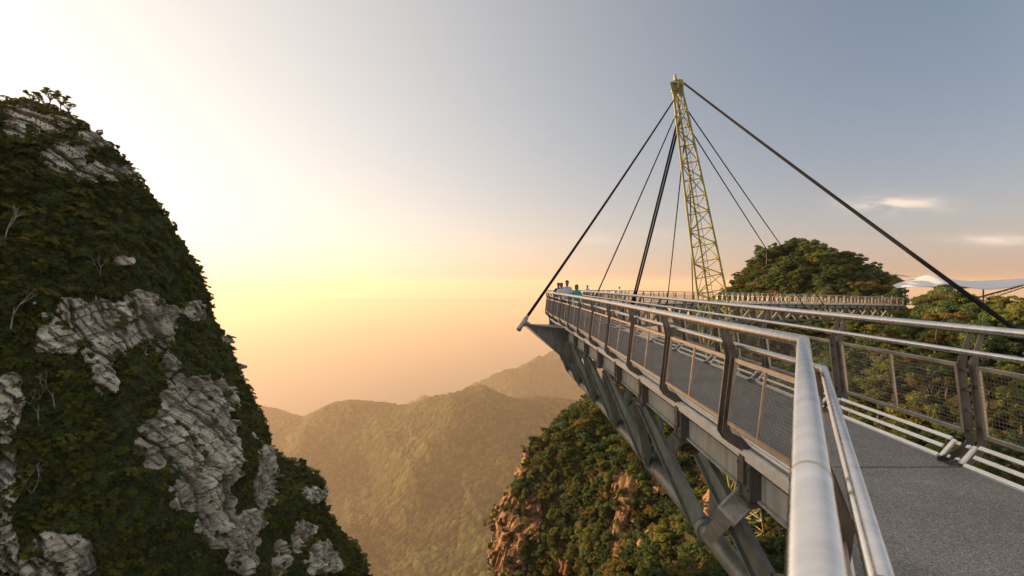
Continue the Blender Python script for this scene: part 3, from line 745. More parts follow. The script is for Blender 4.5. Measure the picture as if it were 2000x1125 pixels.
# scrub on the sunlit spur: finer and denser than the trees, following the cliff's own surface
ar2 = np.linalg.norm(np.cross(CV[1:, 1:] - CV[:-1, 1:], CV[1:, 1:] - CV[1:, :-1]), axis=-1)
w2_ = ar2 * np.where(rock2[1:, 1:] < .5, 1.0, .07) * (CZ2[1:, 1:] > -112)
f2_ = w2_.ravel() / w2_.sum(); pk2 = rng.choice(f2_.size, 26000, p=f2_)
nf = CN[1:, 1:].reshape(-1, 3)[pk2]; pf = CV[1:, 1:].reshape(-1, 3)[pk2] - np.array([0, 0, .2]) - nf * .1
pp = list(pf); pr = list(np.stack([-nf[:, 1] * .5, nf[:, 0] * .5, rng.uniform(0, 6.28, len(pk2))], -1)); ps = list(rng.choice([.10, .15, .21, .29, .42], len(pk2), p=[.22, .28, .26, .16, .08]))
xs = np.arange(-5, 75, 1.3); ysn = np.arange(50, 150, 1.3)
SX, SY = np.meshgrid(xs, ysn); SX = (SX + rng.uniform(-.6, .6, SX.shape)).ravel(); SY = (SY + rng.uniform(-.6, .6, SY.shape)).ravel()
SZ = ground(SX, SY); u_, v_ = to_px(SX, SY, SZ)
ii = np.clip(((SY - gy[0]) / 0.55).astype(int), 0, len(gy) - 1); jj = np.clip(((SX - gx[0]) / 0.55).astype(int), 0, len(gx) - 1)
for i in np.where((rockS[ii, jj] < 0.55) & (u_ > 1080) & (u_ < 1760) & (v_ < 1300) & (SZ > -60))[0]:
    for _ in range(2 if steep[ii[i], jj[i]] > 1 else 1):
        nn = GN_[ii[i], jj[i]]; dx_, dy_ = rng.uniform(-.6, .6, 2)
        pp.append(np.array([SX[i] + dx_, SY[i] + dy_, float(ground(SX[i] + dx_, SY[i] + dy_)) - .25])); pr.append(np.array([-nn[1] * .35, nn[0] * .35, rng.uniform(0, 6.28)])); ps.append(rng.choice([.2, .3, .38, .5, .62], p=[.2, .28, .26, .18, .08]))
scatter('spur_scrub', pp, pr, ps, [src[k] for k in (0, 1, 8, 5, 10, 9, 6)], 'olive scrub and low trees covering the sunlit spur under the bridge', 'scrub', [.08, .22, .12, .20, .25, .06, .07])

# scrub and forest clinging to the left hand peak
area = np.linalg.norm(np.cross(PV[1:, 1:] - PV[:-1, 1:], PV[1:, 1:] - PV[1:, :-1]), axis=-1)
rkp, zp = rock[1:, 1:], ZZ[1:, 1:]; pxp, pyp = PV[1:, 1:, 0], PV[1:, 1:, 1]
u_, v_ = to_px(pxp, pyp, (zp - CAMH) * PEAKS + CAMH)
wgt = area * np.where(rkp < 0.5, 1.0, 0.05) * (zp > -125) * (u_ > -700) * (u_ < 800) * (pyp > 20) * np.where(u_ < -100, .35, 1.0)
# thick on ledges, thin on the steepest faces
flat = wgt.ravel() / wgt.sum()
pick = rng.choice(flat.size, 84000, p=flat)
nf = Nn[1:, 1:].reshape(-1, 3)[pick]; pf = PV[1:, 1:].reshape(-1, 3)[pick]
sz = np.where(rng.random(len(pick)) < 0.22, rng.uniform(.34, .66, len(pick)), rng.uniform(.13, .28, len(pick))) * np.where(rng.random(len(pick)) < .03, 1.45, 1)
uu = u_.ravel()[pick]; vv = v_.ravel()[pick]
sz *= np.interp(uu, [0, 150, 350, 700], [1.1, 1.0, 0.75, 0.75]) * np.interp(pf[:, 2], [(ztop - 12) * PEAKS, ztop * PEAKS], [1, .6]) * .46
def on_peak(u0, v0):
    d2 = (u_ - u0) ** 2 + (v_ - v0) ** 2 + (~(facing[1:, 1:])) * 1e9 + (pyp < 20) * 1e9
    return PV[1:, 1:].reshape(-1, 3)[d2.argmin()]
BARE = [bare_tree_data(7, 6.0), bare_tree_data(21, 6.0)]
for n_, (u0, v0, s_, lb) in enumerate([(200, 556, 1.25, 'pale dead tree standing above the upper rock band of the peak'),
                                      (22, 640, 1.3, 'pale bare tree at the left edge of the peak halfway up'),
                                      (76, 830, 1.2, 'pale bare tree left of the big cliff face on the peak'),
                                      (60, 985, 1.1, 'pale bare tree low down on the peak above the lowest left rock face'),
                                      (10, 470, 1.3, 'pale bare tree at the left edge of the peak near its shoulder'),
                                      (105, 790, 1.0, 'small pale dead tree among scrub left of the big cliff face')]):
    w_ = on_peak(u0, v0); t = thing('bare_tree', lb, 'tree', tuple(w_), n_ * 2.1, 'bare trees on the rock peak'); t.scale = (s_,) * 3
    t.rotation_euler[0] = 0.25; s_ *= .52; t.scale = (s_,) * 3
    a_, b_ = BARE[n_ % 2]; obj('trunk', a_, t); bare_o = obj('branches', b_, t)
pf = pf - np.array([0, 0, .35]) - nf * 0.15
scatter('peak_scrub', pf, np.stack([-nf[:, 1] * .5, nf[:, 0] * .5, rng.uniform(0, 6.28, len(pick))], -1), sz, [src[k] for k in (8, 9, 2, 10, 5, 3)],
        'dark green scrub and forest clinging to the steep rock peak', 'scrub', [.38, .32, .06, .19, .03, .02])
for n_, (u0, v0, s_, k, lb) in enumerate([(64, 206, .62, 3, 'flat topped tree on the left of the summit of the rock peak'), (96, 200, .75, 3, 'flat topped tree on the very summit of the rock peak'),
        (122, 204, .7, 3, 'flat topped tree just right of the summit of the rock peak'), (142, 216, .6, 3, 'flat topped tree lowest on the right of the summit of the rock peak'),
        (40, 212, .55, 8, 'round small tree on the skyline left of the summit of the rock peak'), (80, 202, .5, 2, 'narrow tree among the flat topped ones on the summit of the rock peak')]):
    w_ = on_peak(u0, v0 + 4); plant(k, (w_[0], w_[1], w_[2] - .1), s_ * .52, n_ * 1.7, lb, 'tree', 'trees on the crest of the rock peak')
# golden tree on the hill and a bare one beside it
for (x_, y_, s_, k, lb) in [(71, 103, 1.05, 6, 'large golden leaved tree at the foot of the wooded hill'), (74.2, 104.5, 0.85, 6, 'smaller golden tree beside the white canopy')]:
    plant(k, (x_, y_, float(ground(x_, y_)) - .2), s_, x_, lb, 'tree', None)
x_, y_ = 64.5, 104.0
t = thing('bare_tree', 'leafless brown tree left of the golden tree by the far bridge', 'tree', (x_, y_, float(ground(x_, y_)) - .3)); t.scale = (.95,) * 3
bb = bare_tree_data(33, 6.0, 'bark', 5); obj('trunk', bb[0], t); obj('branches', bb[1], t)
# palm
def palm_data(seed):
    r_ = random.Random(seed); tr = MB(); fr = MB()
    pts = [Vector((0.05 * i * i * .2, 0, i * .8)) for i in range(6)]
    for i in range(5): tr.rod(pts[i], pts[i+1], .13 - .012 * i, 8, .118 - .012 * i, False)
    for k in range(18):
        a = k * 2.4; el = rad(r_.uniform(5, 70)); L_ = r_.uniform(1.7, 2.3); p_ = pts[-1].copy(); d = Vector((math.cos(a) * math.cos(el), math.sin(a) * math.cos(el), math.sin(el)))
        for j in range(9):
            q_ = p_ + d * L_ / 9; fr.rod(p_, q_, .018, 4, .014, False)
            sd = d.cross(Vector((0, 0, 1))).normalized(); w_ = .5 * math.sin(math.pi * (j + 1.2) / 10.5)
            for sg in (-1, 1):
                for e in (0, .5):
                    b0 = p_.lerp(q_, e); tip = b0 + sd * sg * w_ + d * .22 - Vector((0, 0, .12)); fr.add([b0, b0 + d * .07, tip], [(0, 1, 2)])
            p_ = q_; d = (d - Vector((0, 0, .16))).normalized()
    return tr.data('trunk', M['bark']), fr.data('fronds', M['leaf_olive'])
pm = palm_data(3); x_, y_ = 47.5, 57.5
t = thing('palm_tree', 'feathery palm in front of the trees below the far bridge end', 'palm tree', (x_, y_, -7.3)); obj('trunk', pm[0], t); obj('fronds', pm[1], t)

# ------------------------------------------------------------------ the curved footbridge: its centre line
ARC0, ARCR, H0, H1, LAST = 22.0, 47.0, rad(-3.0), rad(61.0), 45.0
X0 = 3.27
def heading_xy(s):
    """s = metres along the centre line, s = y for the first straight stretch"""
    if s <= ARC0:
        t = max(0.0, min(1.0, (s - 6.0) / (ARC0 - 6.0))); h = H0 * t
        # integrate the gentle drift to the left
        dx = -abs(H0) * (ARC0 - 6.0) * t * t / 2
        return h, X0 + dx, s
    xa = X0 - abs(H0) * (ARC0 - 6.0) / 2
    cx, cy = xa + ARCR * math.cos(H0), ARC0 - ARCR * math.sin(H0)
    th = H0 + (s - ARC0) / ARCR
    if th <= H1: return th, cx - ARCR * math.cos(th), cy + ARCR * math.sin(th)
    d = (s - ARC0) - (H1 - H0) * ARCR
    return H1, cx - ARCR * math.cos(H1) + d * math.sin(H1), cy + ARCR * math.sin(H1) + d * math.cos(H1)
SEND = ARC0 + (H1 - H0) * ARCR + LAST
def deck_z(s): return -0.37 * (max(0.0, s - ARC0) / 30.0) ** 1.5
def P(s, o=0.0, z=0.0):
    """point on the bridge: o metres to the right of the centre line, z above the deck"""
    h, x, y = heading_xy(s); return Vector((x + o * math.cos(h), y - o * math.sin(h), deck_z(s) + z))
def HD(s): return heading_xy(s)[0]
def line(s0, s1, o, z, step=0.7):
    n = max(2, int((s1 - s0) / step) + 1); return [P(s0 + (s1 - s0) * i / (n - 1), o, z) for i in range(n)]
DW = 0.83                                  # half the deck width; the railing's own offsets start at the deck edge
RAIL_O, RAIL_Z = 0.25, 1.25
# the widened viewing bay at the near end: the left edge turns back past the viewpoint
BD = Vector((-0.4908, -0.8713, 0)); BN = Vector((-0.8713, 0.4908, 0))      # along the bay edge, away from the bend / outward
Cr = Vector((2.31, 4.06, 0))               # top rail bend
def bay(t, o, z):
    """t metres along the bay edge from the bend, o outward from the deck edge"""
    return Cr + BD * t + BN * (o - RAIL_O) + Vector((0, 0, z))
def bend(o, z):
    """mitre point of the two edge lines at offset o"""
    xl = X0 - DW - o; q0 = bay(0, o, z); t = (xl - q0.x) / BD.x; return Vector((xl, q0.y + BD.y * t, z))
S_R0 = -1.6                                # the right hand edge starts beside the viewpoint
def left_line(o, z, s1=SEND, back=4.9):
    b = bend(o, z); s0 = b.y + 0.02
    return [bay(back, o, z), b] + [P(s0 + (s1 - s0) * i / 170, -DW - o, z) for i in range(3, 171)]
def right_line(o, z, s1=SEND):
    return [P(S_R0 + (s1 - S_R0) * i / 180, DW + o, z) for i in range(181)]

bridge = thing('footbridge', 'curved steel footbridge with grey deck sweeping out over the gorge', 'footbridge', (X0, 4, 0))
loc0 = Vector(bridge.location)
def bpart(name, mb, mat, smooth=False, parent=None, kind=None, label=None):
    o = obj(name, mb.data(name, mat, smooth), None); o.parent = parent or bridge
    if parent is None: o.matrix_parent_inverse = Matrix.Translation(-Vector(bridge.location))
    return tag(o, label, None, None, kind)
b0 = bend(0.0, 0)
mb = MB(); pts = [P(b0.y + (SEND - b0.y) * i / 150, 0, -0.06) for i in range(151)]
mb.sweep(pts, rect(-DW - .015, DW + .015, -.06, .06))
bq = bay(4.9, 0, 0); yq = b0.y - .001
poly = [(b0.x - .015, yq, -.12), (bq.x, bq.y, -.12), (X0 + DW + .015, bq.y, -.12), (X0 + DW + .015, yq, -.12)]
mb.prism(poly, (0, 0, 0), (0, 0, .12))
bpart('deck', mb, M['deck'])
for s_ in (4.69, 8.9, 13.1, 17.3, 21.5):
    mb = MB(); mb.box(P(s_, 0, 0.002), (2 * DW - .02, .018, .004), Matrix.Rotation(-HD(s_), 3, 'Z')); bpart('deck_joint', mb, M['bracket_paint'])
# edge trim: stepped bright kerb profile, and the painted edge beams below it
def edge(side, prof):
    mb = MB()
    if side < 0: mb.sweep(left_line(0, 0), [(-a, b) for a, b in prof][::-1] if False else [(-(a), b) for a, b in prof])
    else: mb.sweep(right_line(0, 0), prof)
    return mb
# (left_line runs from the bay outwards, so its right hand side faces the deck)
for sd in (-1, 1):
    mb = edge(sd, rect(.018, .085, -.075, -.012)); bpart('edge_trim', mb, M['kerb_steel'])
    mb = edge(sd, rect(.018, .055, -.135, -.079)); bpart('edge_trim', mb, M['kerb_steel'])
    mb = edge(sd, rect(-.16, -.10, -.246, -.125)); bpart('edge_channel', mb, M['bracket_paint'])
    mb = MB()
    pl = (left_line(0, 0) if sd < 0 else right_line(0, 0))
    for (b0_, b1_) in ((-.50, -.25),): mb.sweep(pl, [((a if sd > 0 else -a), b) for a, b in rect(-.20, -.07, b0_, b1_)])
    mb.sweep(pl, [((a if sd > 0 else -a), b) for a, b in rect(-.24, -.03, -.53, -.504)])
    bpart('edge_beam', mb, M['beam_paint'])

# stations of the posts
ST_L = [5.30 + 2.1 * k for k in range(200) if 5.30 + 2.1 * k < SEND - .5]
ST_R = [4.80 + 1.95 * k for k in range(-3, 200) if 4.80 + 1.95 * k < SEND - .5]
def frame_at(s, side):
    """local frame at a station: x = outward, y = along, z = up; returns origin at the deck edge and rotation"""
    o = P(s, side * DW, 0); h = HD(s); return o, (-h if side > 0 else math.pi - h)

# cross beams and brackets under the posts
mb = MB()
mb.box((-.035, 0, -.33), (.13, .30, .40)); mb.box((.035, .11, -.31), (.02, .07, .43)); mb.box((.035, -.11, -.31), (.02, .07, .43)); mb.box((-.03, 0, -.555), (.22, .36, .03))
for yy_ in (-.11, .11):
    for zz_ in (-.2, -.42): mb.rod((.044, yy_, zz_), (.062, yy_, zz_), .014, 6)
br_me = mb.data('bracket', M['bracket_paint'])
for side, ST in ((-1, ST_L), (1, ST_R)):
    for s_ in ST:
        o, rz = frame_at(s_, side); obj('bracket', br_me, bridge, o - loc0, rz)
t_ = 0.42
for t_ in (0.42, 2.5): obj('bracket', br_me, bridge, bay(t_, 0, 0) - loc0, math.atan2(BN.y, BN.x))
mb = MB(); mb.box((0, 0, 0), (2 * DW - .42, .14, .30)); cb_me = mb.data('cross_beam', M['truss_paint'])
for s_ in ST_L: obj('cross_beam', cb_me, bridge, P(s_, 0, -.30) - loc0, -HD(s_))

# truss: one tube below, plates fanning up to both edges
CHZ, CHR = -2.45, 0.16
NODES = [5.4 + 3.15 * k for k in range(-2, 60) if 5.4 + 3.15 * k < SEND - 1]
mb = MB(); n_ = 150; s0 = -3.0
mb.sweep([P(s0 + (SEND - s0) * i / n_, 0, CHZ) for i in range(n_ + 1)], circ(CHR, 20))
bpart('bottom_chord', mb, M['truss_paint'], True)
for s_ in NODES:
    mb = MB(); mb.rod(P(s_ - .06, 0, CHZ), P(s_ + .06, 0, CHZ), CHR + .035, 20); bpart('chord_flange', mb, M['truss_paint'])
def plate(a, b, w0, w1, t, nrm):
    """flat tapered steel plate strut with a stiffening lip, from node a up to edge b"""
    a, b = Vector(a), Vector(b); d = (b - a).normalized(); sd = d.cross(Vector(nrm)).normalized(); n = sd.cross(d)
    mb = MB()
    mb.prism([a - sd * w0 / 2, a + sd * w0 / 2, b + sd * w1 / 2, b - sd * w1 / 2], -n * t / 2, n * t / 2)
    for k in (-1, 1):
        mb.prism([a + sd * k * w0 / 2, a + sd * k * (w0 / 2 - .022), b + sd * k * (w1 / 2 - .022), b + sd * k * w1 / 2], n * t / 2, n * (t / 2 + .07))
    return mb
near_cnt = 0
far_struts = MB()
for i, s_ in enumerate(NODES):
    for side in (-1, 1):
        for ds in (-1.45, 1.45):
            if s_ + ds < -2 or s_ + ds > SEND or (abs(s_ - 8.55) < .1 and ds < 0 and side < 0): continue
            o_out = side * (DW - .1)
            a = P(s_ + ds * .09, side * .10, CHZ + .12); b = P(s_ + ds, o_out, -.56)
            h = HD(s_); nr = Vector((math.cos(h) * side, -math.sin(h) * side, .55))
            pm_ = plate(a, b, .36, .20, .03, nr)
            if s_ >= 35:
                pm_ = MB(); pm_.bar(a, b, .30, .34, up=tuple(nr))
            near_cnt += 1
            if near_cnt <= 99: bpart('truss_strut', pm_, M['truss_paint'])
            else: far_struts.add(pm_.v, pm_.f)
bpart('truss_strut', far_struts, M['truss_paint'], kind='stuff')
# heavy hinge box where the bay's support meets the bottom tube
mb = MB(); a = P(7.85, -.17, CHZ + .30); b = P(5.35, -.91, -.62)
mb.bar(a, b, .30, .18, up=(-.55, -.35, .75)); mb.bar(a.lerp(b, .93), b, .36, .23, up=(-.55, -.35, .75))
bpart('hinge_box', mb, M['beam_paint'])
# bay supports: struts back under the bay and its floor beams
for t_, w_ in ((.5, .26), (2.4, .26)):
    mb = MB(); a = bay(t_, -.12, -.56); mb.bar(a, P(7.6 - t_ * 1.2, 0, CHZ + .1), w_, .1, up=(-.9, .1, .5)); bpart('bay_strut', mb, M['truss_paint'])
mb = MB(); mb.bar(P(2.2, DW - .1, -.56), P(5.2, 0, CHZ + .1), .24, .1); bpart('bay_strut', mb, M['truss_paint'])
for s_ in (2.9, 1.0, -.8):
    mb = MB(); xa = bay((3.9 - s_) / .87, -.15, 0).x; mb.box(((xa + X0 + DW) / 2, s_, -.30), (X0 + DW - xa - .3, .14, .30)); bpart('floor_beam', mb, M['truss_paint'])

# cantilevered outrigger that holds the outer stay
SO = 20.6
tipO = P(SO, -2.42, .02)
mb = MB(); h = HD(SO); al = Vector((math.sin(h), math.cos(h), 0))
tri = [tipO, P(SO, -DW - .02, -.13), P(SO, -.40, -.56), P(SO, -.40, -1.60), P(SO, -.62, -1.52)]
mb.prism(tri, al * -.02, al * .02)
topf = [tipO + al * .05, tipO - al * .05, P(SO, -DW - .09, -.10) - al * .75, P(SO, -DW - .09, -.10) + al * .75]
mb.prism(topf, (0, 0, 0), (0, 0, .03))
lowf = [tri[0] + Vector((0, 0, -.05)), tri[4] + Vector((0, 0, -.01))]
mb.bar(lowf[0], lowf[1], .24, .03)
outr = bpart('outrigger', mb, M['truss_paint'], label='grey triangular arm reaching out to the outer stay')
mb = MB(); mast_top = Vector((13.1, 41.9, 16.9))
dC = (mast_top - tipO).normalized()
dS = Vector((-.62, -.1, -.78)).normalized()
cA = tipO + Vector((-.02, 0, .12)); mb.rod(cA + dC * .22, cA - dC * .48, .088, 18); mb.rod(cA - dC * .46, cA - dC * .52, .1, 18)
mb.prism([cA + Vector((.0, 0, .12)), cA + Vector((.30, 0, -.12)), cA + Vector((-.08, 0, -.22))], (0, -.02, 0), (0, .02, 0))
mb.rod(cA + dC * .2, cA + dC * .38, .07, 14, .05)
bpart('anchor_socket', mb, M['beam_paint'], True, outr)

# ------------------------------------------------------------------ railings
def post_data():
    """two flat plates: foot, outward kick, inward knee, tapered fin up to the top rail; rungs between them"""
    mb = MB()
    cl_ = [(-.045, -.012), (.02, -.012), (.215, .10), (.255, .165), (.165, .93), (.245, 1.215)]
    outer = [(-.055, .035), (.01, .045), (.175, .13), (.205, .19), (.118, .945), (.228, 1.222)]
    outl = [(-.06, .04), (.0, .05), (.180, .142), (.212, .195), (.128, .94), (.230, 1.225), (.262, 1.21), (.205, .92), (.292, .15), (.235, .06), (.06, -.05), (-.06, -.008)]
    n = len(outl)
    for y0 in (-.062, .062):
        vs = [(a, y0 - .007, b) for a, b in outl] + [(a, y0 + .007, b) for a, b in outl]
        # quads between the two long sides keep the bent shape true
        fs = []
        for base, rev in ((0, 0), (n, 1)):
            for k in range(5):
                f_ = (base + k, base + k + 1, base + n - 2 - k, base + n - 1 - k)
                fs.append(f_[::-1] if rev else f_)
        fs += [(i, n + i, n + (i + 1) % n, (i + 1) % n) for i in range(n)]
        mb.add(vs, fs)
    for (a, b) in ((.235, .28), (.212, .48), (.190, .68), (.168, .86)): mb.rod((a, -.055, b), (a, .055, b), .013, 8)
    for (a, b) in ((.05, .0), (.225, .34), (.185, .72)):
        for sg in (-1, 1): mb.rod((a, sg * .069, b), (a, sg * .082, b), .017, 8)
    mb.box((.02, 0, .001), (.13, .11, .012))
    return mb.data('post', M['post_steel'])
post_me = post_data()
mb = MB(); mb.box((.02, 0, -.20), (.10, .105, .37)); stub_me = mb.data('post_base', M['bracket_paint'])
LP = 1.86                                   # drawn panel length; copies are stretched to fit their bay
PB, PT = Vector((.243, 0, .27)), Vector((.168, 0, .905))
def pp_(y, f, n=0.0):
    nn_ = Vector((.993, 0, .117)); return PB.lerp(PT, f) + Vector((0, y, 0)) + nn_ * n
def panel_data():
    mb = MB(); hl = LP / 2
    up = (.993, 0, .117)
    for f in (0.0, 1.0): mb.bar(pp_(-hl, f), pp_(hl, f), .034, .030, up)
    for y in (-hl + .017, hl - .017): mb.bar(pp_(y, .026), pp_(y, .974), .030, .026, up)
    mb.bar(pp_(0, .026), pp_(0, .974), .026, .022, up)
    return mb.data('mesh_panel', M['frame_steel'])
def wire_data(gap):
    mb = MB(); hl = LP / 2 - .02; n = int(2 * hl / gap); r_ = .0021
    def w(a, b, side):
        a, b = Vector(a), Vector(b); nn_ = Vector((.993, 0, .117)) * r_; d = (b - a).normalized(); sd = d.cross(nn_).normalized() * r_
        vs = [a + nn_, a + sd, a - nn_, a - sd, b + nn_, b + sd, b - nn_, b - sd]
        mb.add(vs, [(0, 1, 5, 4), (1, 2, 6, 5), (2, 3, 7, 6), (3, 0, 4, 7)])
    for i in range(1, n):
        y = -hl + 2 * hl * i / n; w(pp_(y, .02, .002), pp_(y, .98, .002), 0)
    m_ = int(.64 / gap)
    for i in range(1, m_):
        f = i / m_; w(pp_(-hl, f, -.002), pp_(hl, f, -.002), 1)
    return mb.data('wire_mesh', M['wire_steel'])
pan_me, wire_me, wire_fine = panel_data(), wire_data(.036), wire_data(.032)
LK = 1.72
def kerb_data():
    """three bright bars in a frame, leaning outward at the foot of the railing"""
    mb = MB(); hl = LK / 2; a, b = Vector((.015, 0, .03)), Vector((.150, 0, .185)); up = (-.75, 0, .66)
    for f in (0, .5, 1): 
        q_ = a.lerp(b, f); e = hl - (.0 if f == 0 else (.14 if f == .5 else .05)); e = hl - .035 if f != .5 else hl - .06
        mb.bar(q_ + Vector((0, -e, 0)), q_ + Vector((0, e, 0)), .036, .018, up)
    for y in (-hl, hl): mb.bar(a + Vector((0, y, 0)), b + Vector((0, y, 0)), .04, .018, up)
    for y in (-hl - .03, hl + .03):
        for f in (.12, .88): q_ = a.lerp(b, f) + Vector((0, y, 0)); mb.rod(q_, q_ + Vector((-.02, 0, .018)), .014, 8)
        mb.bar(a.lerp(b, .12) + Vector((0, y, 0)) * 1, a.lerp(b, .12) + Vector((0, y * 1.055, 0)), .03, .01, up)
        mb.bar(a.lerp(b, .88) + Vector((0, y, 0)) * 1, a.lerp(b, .88) + Vector((0, y * 1.055, 0)), .03, .01, up)
    return mb.data('kerb_frame', M['kerb_steel'])
kerb_me = kerb_data()
def railing(side, label):
    ST = ST_L if side < 0 else ST_R
    s00 = ST[0]; org, _ = frame_at(s00, side)
    r = thing('railing', label, 'railing', org)
    def rp(name, mb, mat, smooth=False):
        o = obj(name, mb.data(name, mat, smooth)); o.parent = r; o.matrix_parent_inverse = Matrix.Translation(-org); return o
    ln = left_line if side < 0 else right_line
    for nm, o_, z_, rr in (('top_rail', RAIL_O, RAIL_Z, .042), ('lower_rail', .118, 1.045, .028)):
        mb = MB(); pts = ln(o_, z_); mb.sweep(pts, circ(rr, 24)); top = rp(nm, mb, M['rail_steel'], True)
        if side < 0:                       # weld beads along the near length and at the bend
            for t_ in (1.55, 3.35):
                mb = MB(); mb.rod(bay(t_, o_, z_), bay(t_ + .012, o_, z_), rr + .0016, 24)
                w_ = obj('weld_bead', mb.data('weld_bead', M['frame_steel'], True)); w_.parent = top
    def put(me_, name, loc, rz, sy=1.0, parent=None):
        o = obj(name, me_, parent or r, (Vector(loc) - org) if parent is None else (0, 0, 0), rz if parent is None else 0.0, (1, sy, 1) if parent is None else None); return o
    for i, s_ in enumerate(ST):
        o, rz = frame_at(s_, side)
        pt_ = put(post_me, 'post', o, rz); put(stub_me, 'post_base', None, 0, 1, pt_)
        if i + 1 < len(ST):
            o2, _ = frame_at(ST[i + 1], side); sm = (s_ + ST[i + 1]) / 2; om, rm = frame_at(sm, side)
            ch = (o2 - o); L_ = ch.length; mid = (o + o2) / 2
            slope = math.atan2(ch.z, math.hypot(ch.x, ch.y)) * (1 if side > 0 else -1)
            pn = put(pan_me, 'mesh_panel', mid, rm, (L_ - .20) / LP); pn.rotation_euler[0] = slope
            put(wire_fine if side < 0 else wire_me, 'wire_mesh', None, 0, 1, pn)
            kf = put(kerb_me, 'kerb_frame', mid, rm, (L_ - .22) / LK); kf.rotation_euler[0] = slope
    if side < 0:                           # the bay: a short panel to the bend, then the edge running back past the viewpoint
        rb = math.atan2(BN.y, BN.x); bb_ = bend(.2, 0)
        o, rz = frame_at(ST[0], -1); L_ = ST[0] - .1 - (bb_.y + .12); mid = P(ST[0] - .1 - L_ / 2, -DW, 0)
        pn = put(pan_me, 'mesh_panel', mid, rz, L_ / LP); put(wire_fine, 'wire_mesh', None, 0, 1, pn)
        kf = put(kerb_me, 'kerb_frame', mid, rz, (L_ - .02) / LK)
        for t0, t1 in ((.62, 2.66), (2.86, 4.8)):
            pn = put(pan_me, 'mesh_panel', bay((t0 + t1) / 2, 0, 0), rb, (t1 - t0) / LP); put(wire_fine, 'wire_mesh', None, 0, 1, pn)
            put(kerb_me, 'kerb_frame', bay((t0 + t1) / 2, 0, 0), rb, (t1 - t0) / LK)
        for t_ in (.46, 2.76):
            pt_ = put(post_me, 'post', bay(t_, 0, 0), rb); put(stub_me, 'post_base', None, 0, 1, pt_)
    return r
railing(-1, 'outer steel railing with mesh panels that bends sharply at the bay in front')
railing(1, 'inner steel railing with mesh panels along the right edge of the deck')

# ------------------------------------------------------------------ leaning lattice mast
mb_dir = Vector((5.5, 6.0, -19.6)); mast_top = Vector((13.5, 42.0, 17.8))
def mast_c(t): return mast_top + mb_dir * t
MT = 3.9                                    # runs down to the rock
mbase = mast_c(MT)
mast = thing('lattice_mast', 'tall leaning yellow green lattice mast that holds the stay cables', 'mast', mbase)
def mpart(name, mb, mat, smooth=False, parent=None):
    o = obj(name, mb.data(name, mat, smooth)); o.parent = parent or mast; o.matrix_parent_inverse = Matrix.Translation(-mbase); return o
ax = mb_dir.normalized(); e1_ = Vector((1, -.18, 0)); e1_ = (e1_ - ax * e1_.dot(ax)).normalized(); e2_ = ax.cross(e1_)
def leg_pt(t, k):
    r_ = 0.36 + 1.16 * min(1.0, t * 1.05) ** 0.85
    r_ = r_ if t < 2.2 else r_ * (1 - (t - 2.2) * .28)
    a = 2 * math.pi * k / 3 + rad(28); return mast_c(t) + (e1_ * math.cos(a) + e2_ * math.sin(a)) * r_
NB = 56
ts = [0.02 + (MT - 0.02) * (i / NB) for i in range(NB + 1)]
for k in range(3):
    mb = MB()
    for a, b in zip(ts[:-1], ts[1:]): mb.rod(leg_pt(a, k), leg_pt(b, k), .10, 10, None, False)
    mpart('leg', mb, M['mast_paint'], True)
for k in range(3):
    mb = MB(); k2 = (k + 1) % 3
    for i in range(NB):
        mb.rod(leg_pt(ts[i], k), leg_pt(ts[i], k2), .046, 6, None, False)
        if (i + k) % 2: mb.rod(leg_pt(ts[i], k), leg_pt(ts[i + 1], k2), .05, 6, None, False)
        else: mb.rod(leg_pt(ts[i], k2), leg_pt(ts[i + 1], k), .05, 6, None, False)
    mpart('bracing', mb, M['mast_paint'])
mb = MB()
for a, b in zip(ts[:-1], ts[1:]):
    for dx in (-.18, .18): mb.rod(mast_c(a) + e1_ * dx + e2_ * .1, mast_c(b) + e1_ * dx + e2_ * .1, .022, 5, None, False)
    for j in range(4):
        c_ = mast_c(a + (b - a) * j / 4) + e2_ * .1; mb.rod(c_ - e1_ * .18, c_ + e1_ * .18, .014, 4, None, False)
mpart('ladder', mb, M['bracket_paint'])
mb = MB(); T0 = mast_top
for k in range(3):
    a = 2 * math.pi * k / 3 + rad(28); d_ = (e1_ * math.cos(a) + e2_ * math.sin(a))
    mb.prism([T0 + d_ * .15 - ax * .5, T0 + d_ * .62 - ax * .42, T0 + d_ * .5 + ax * .5, T0 + d_ * .1 + ax * .9], e2_ * -.06, e2_ * .06)
mb.rod(T0 - ax * .55, T0 + ax * .6, .17, 10, .24); mb.rod(T0 - ax * .95, T0 - ax * .55, .07, 10, .15); mb.box(T0 - ax * .22, (.74, .62, .14)); mb.box(T0 + ax * .35, (.86, .6, .12)); mb.box(T0 + ax * .05, (.16, .8, .5))
mpart('mast_head', mb, M['mast_paint'])
mb = MB(); fz = mast_c(MT)
mb.box(fz + Vector((0, 0, -3.4)), (4.2, 4.2, 8.0)); mpart('footing', mb, M['beam_paint'])

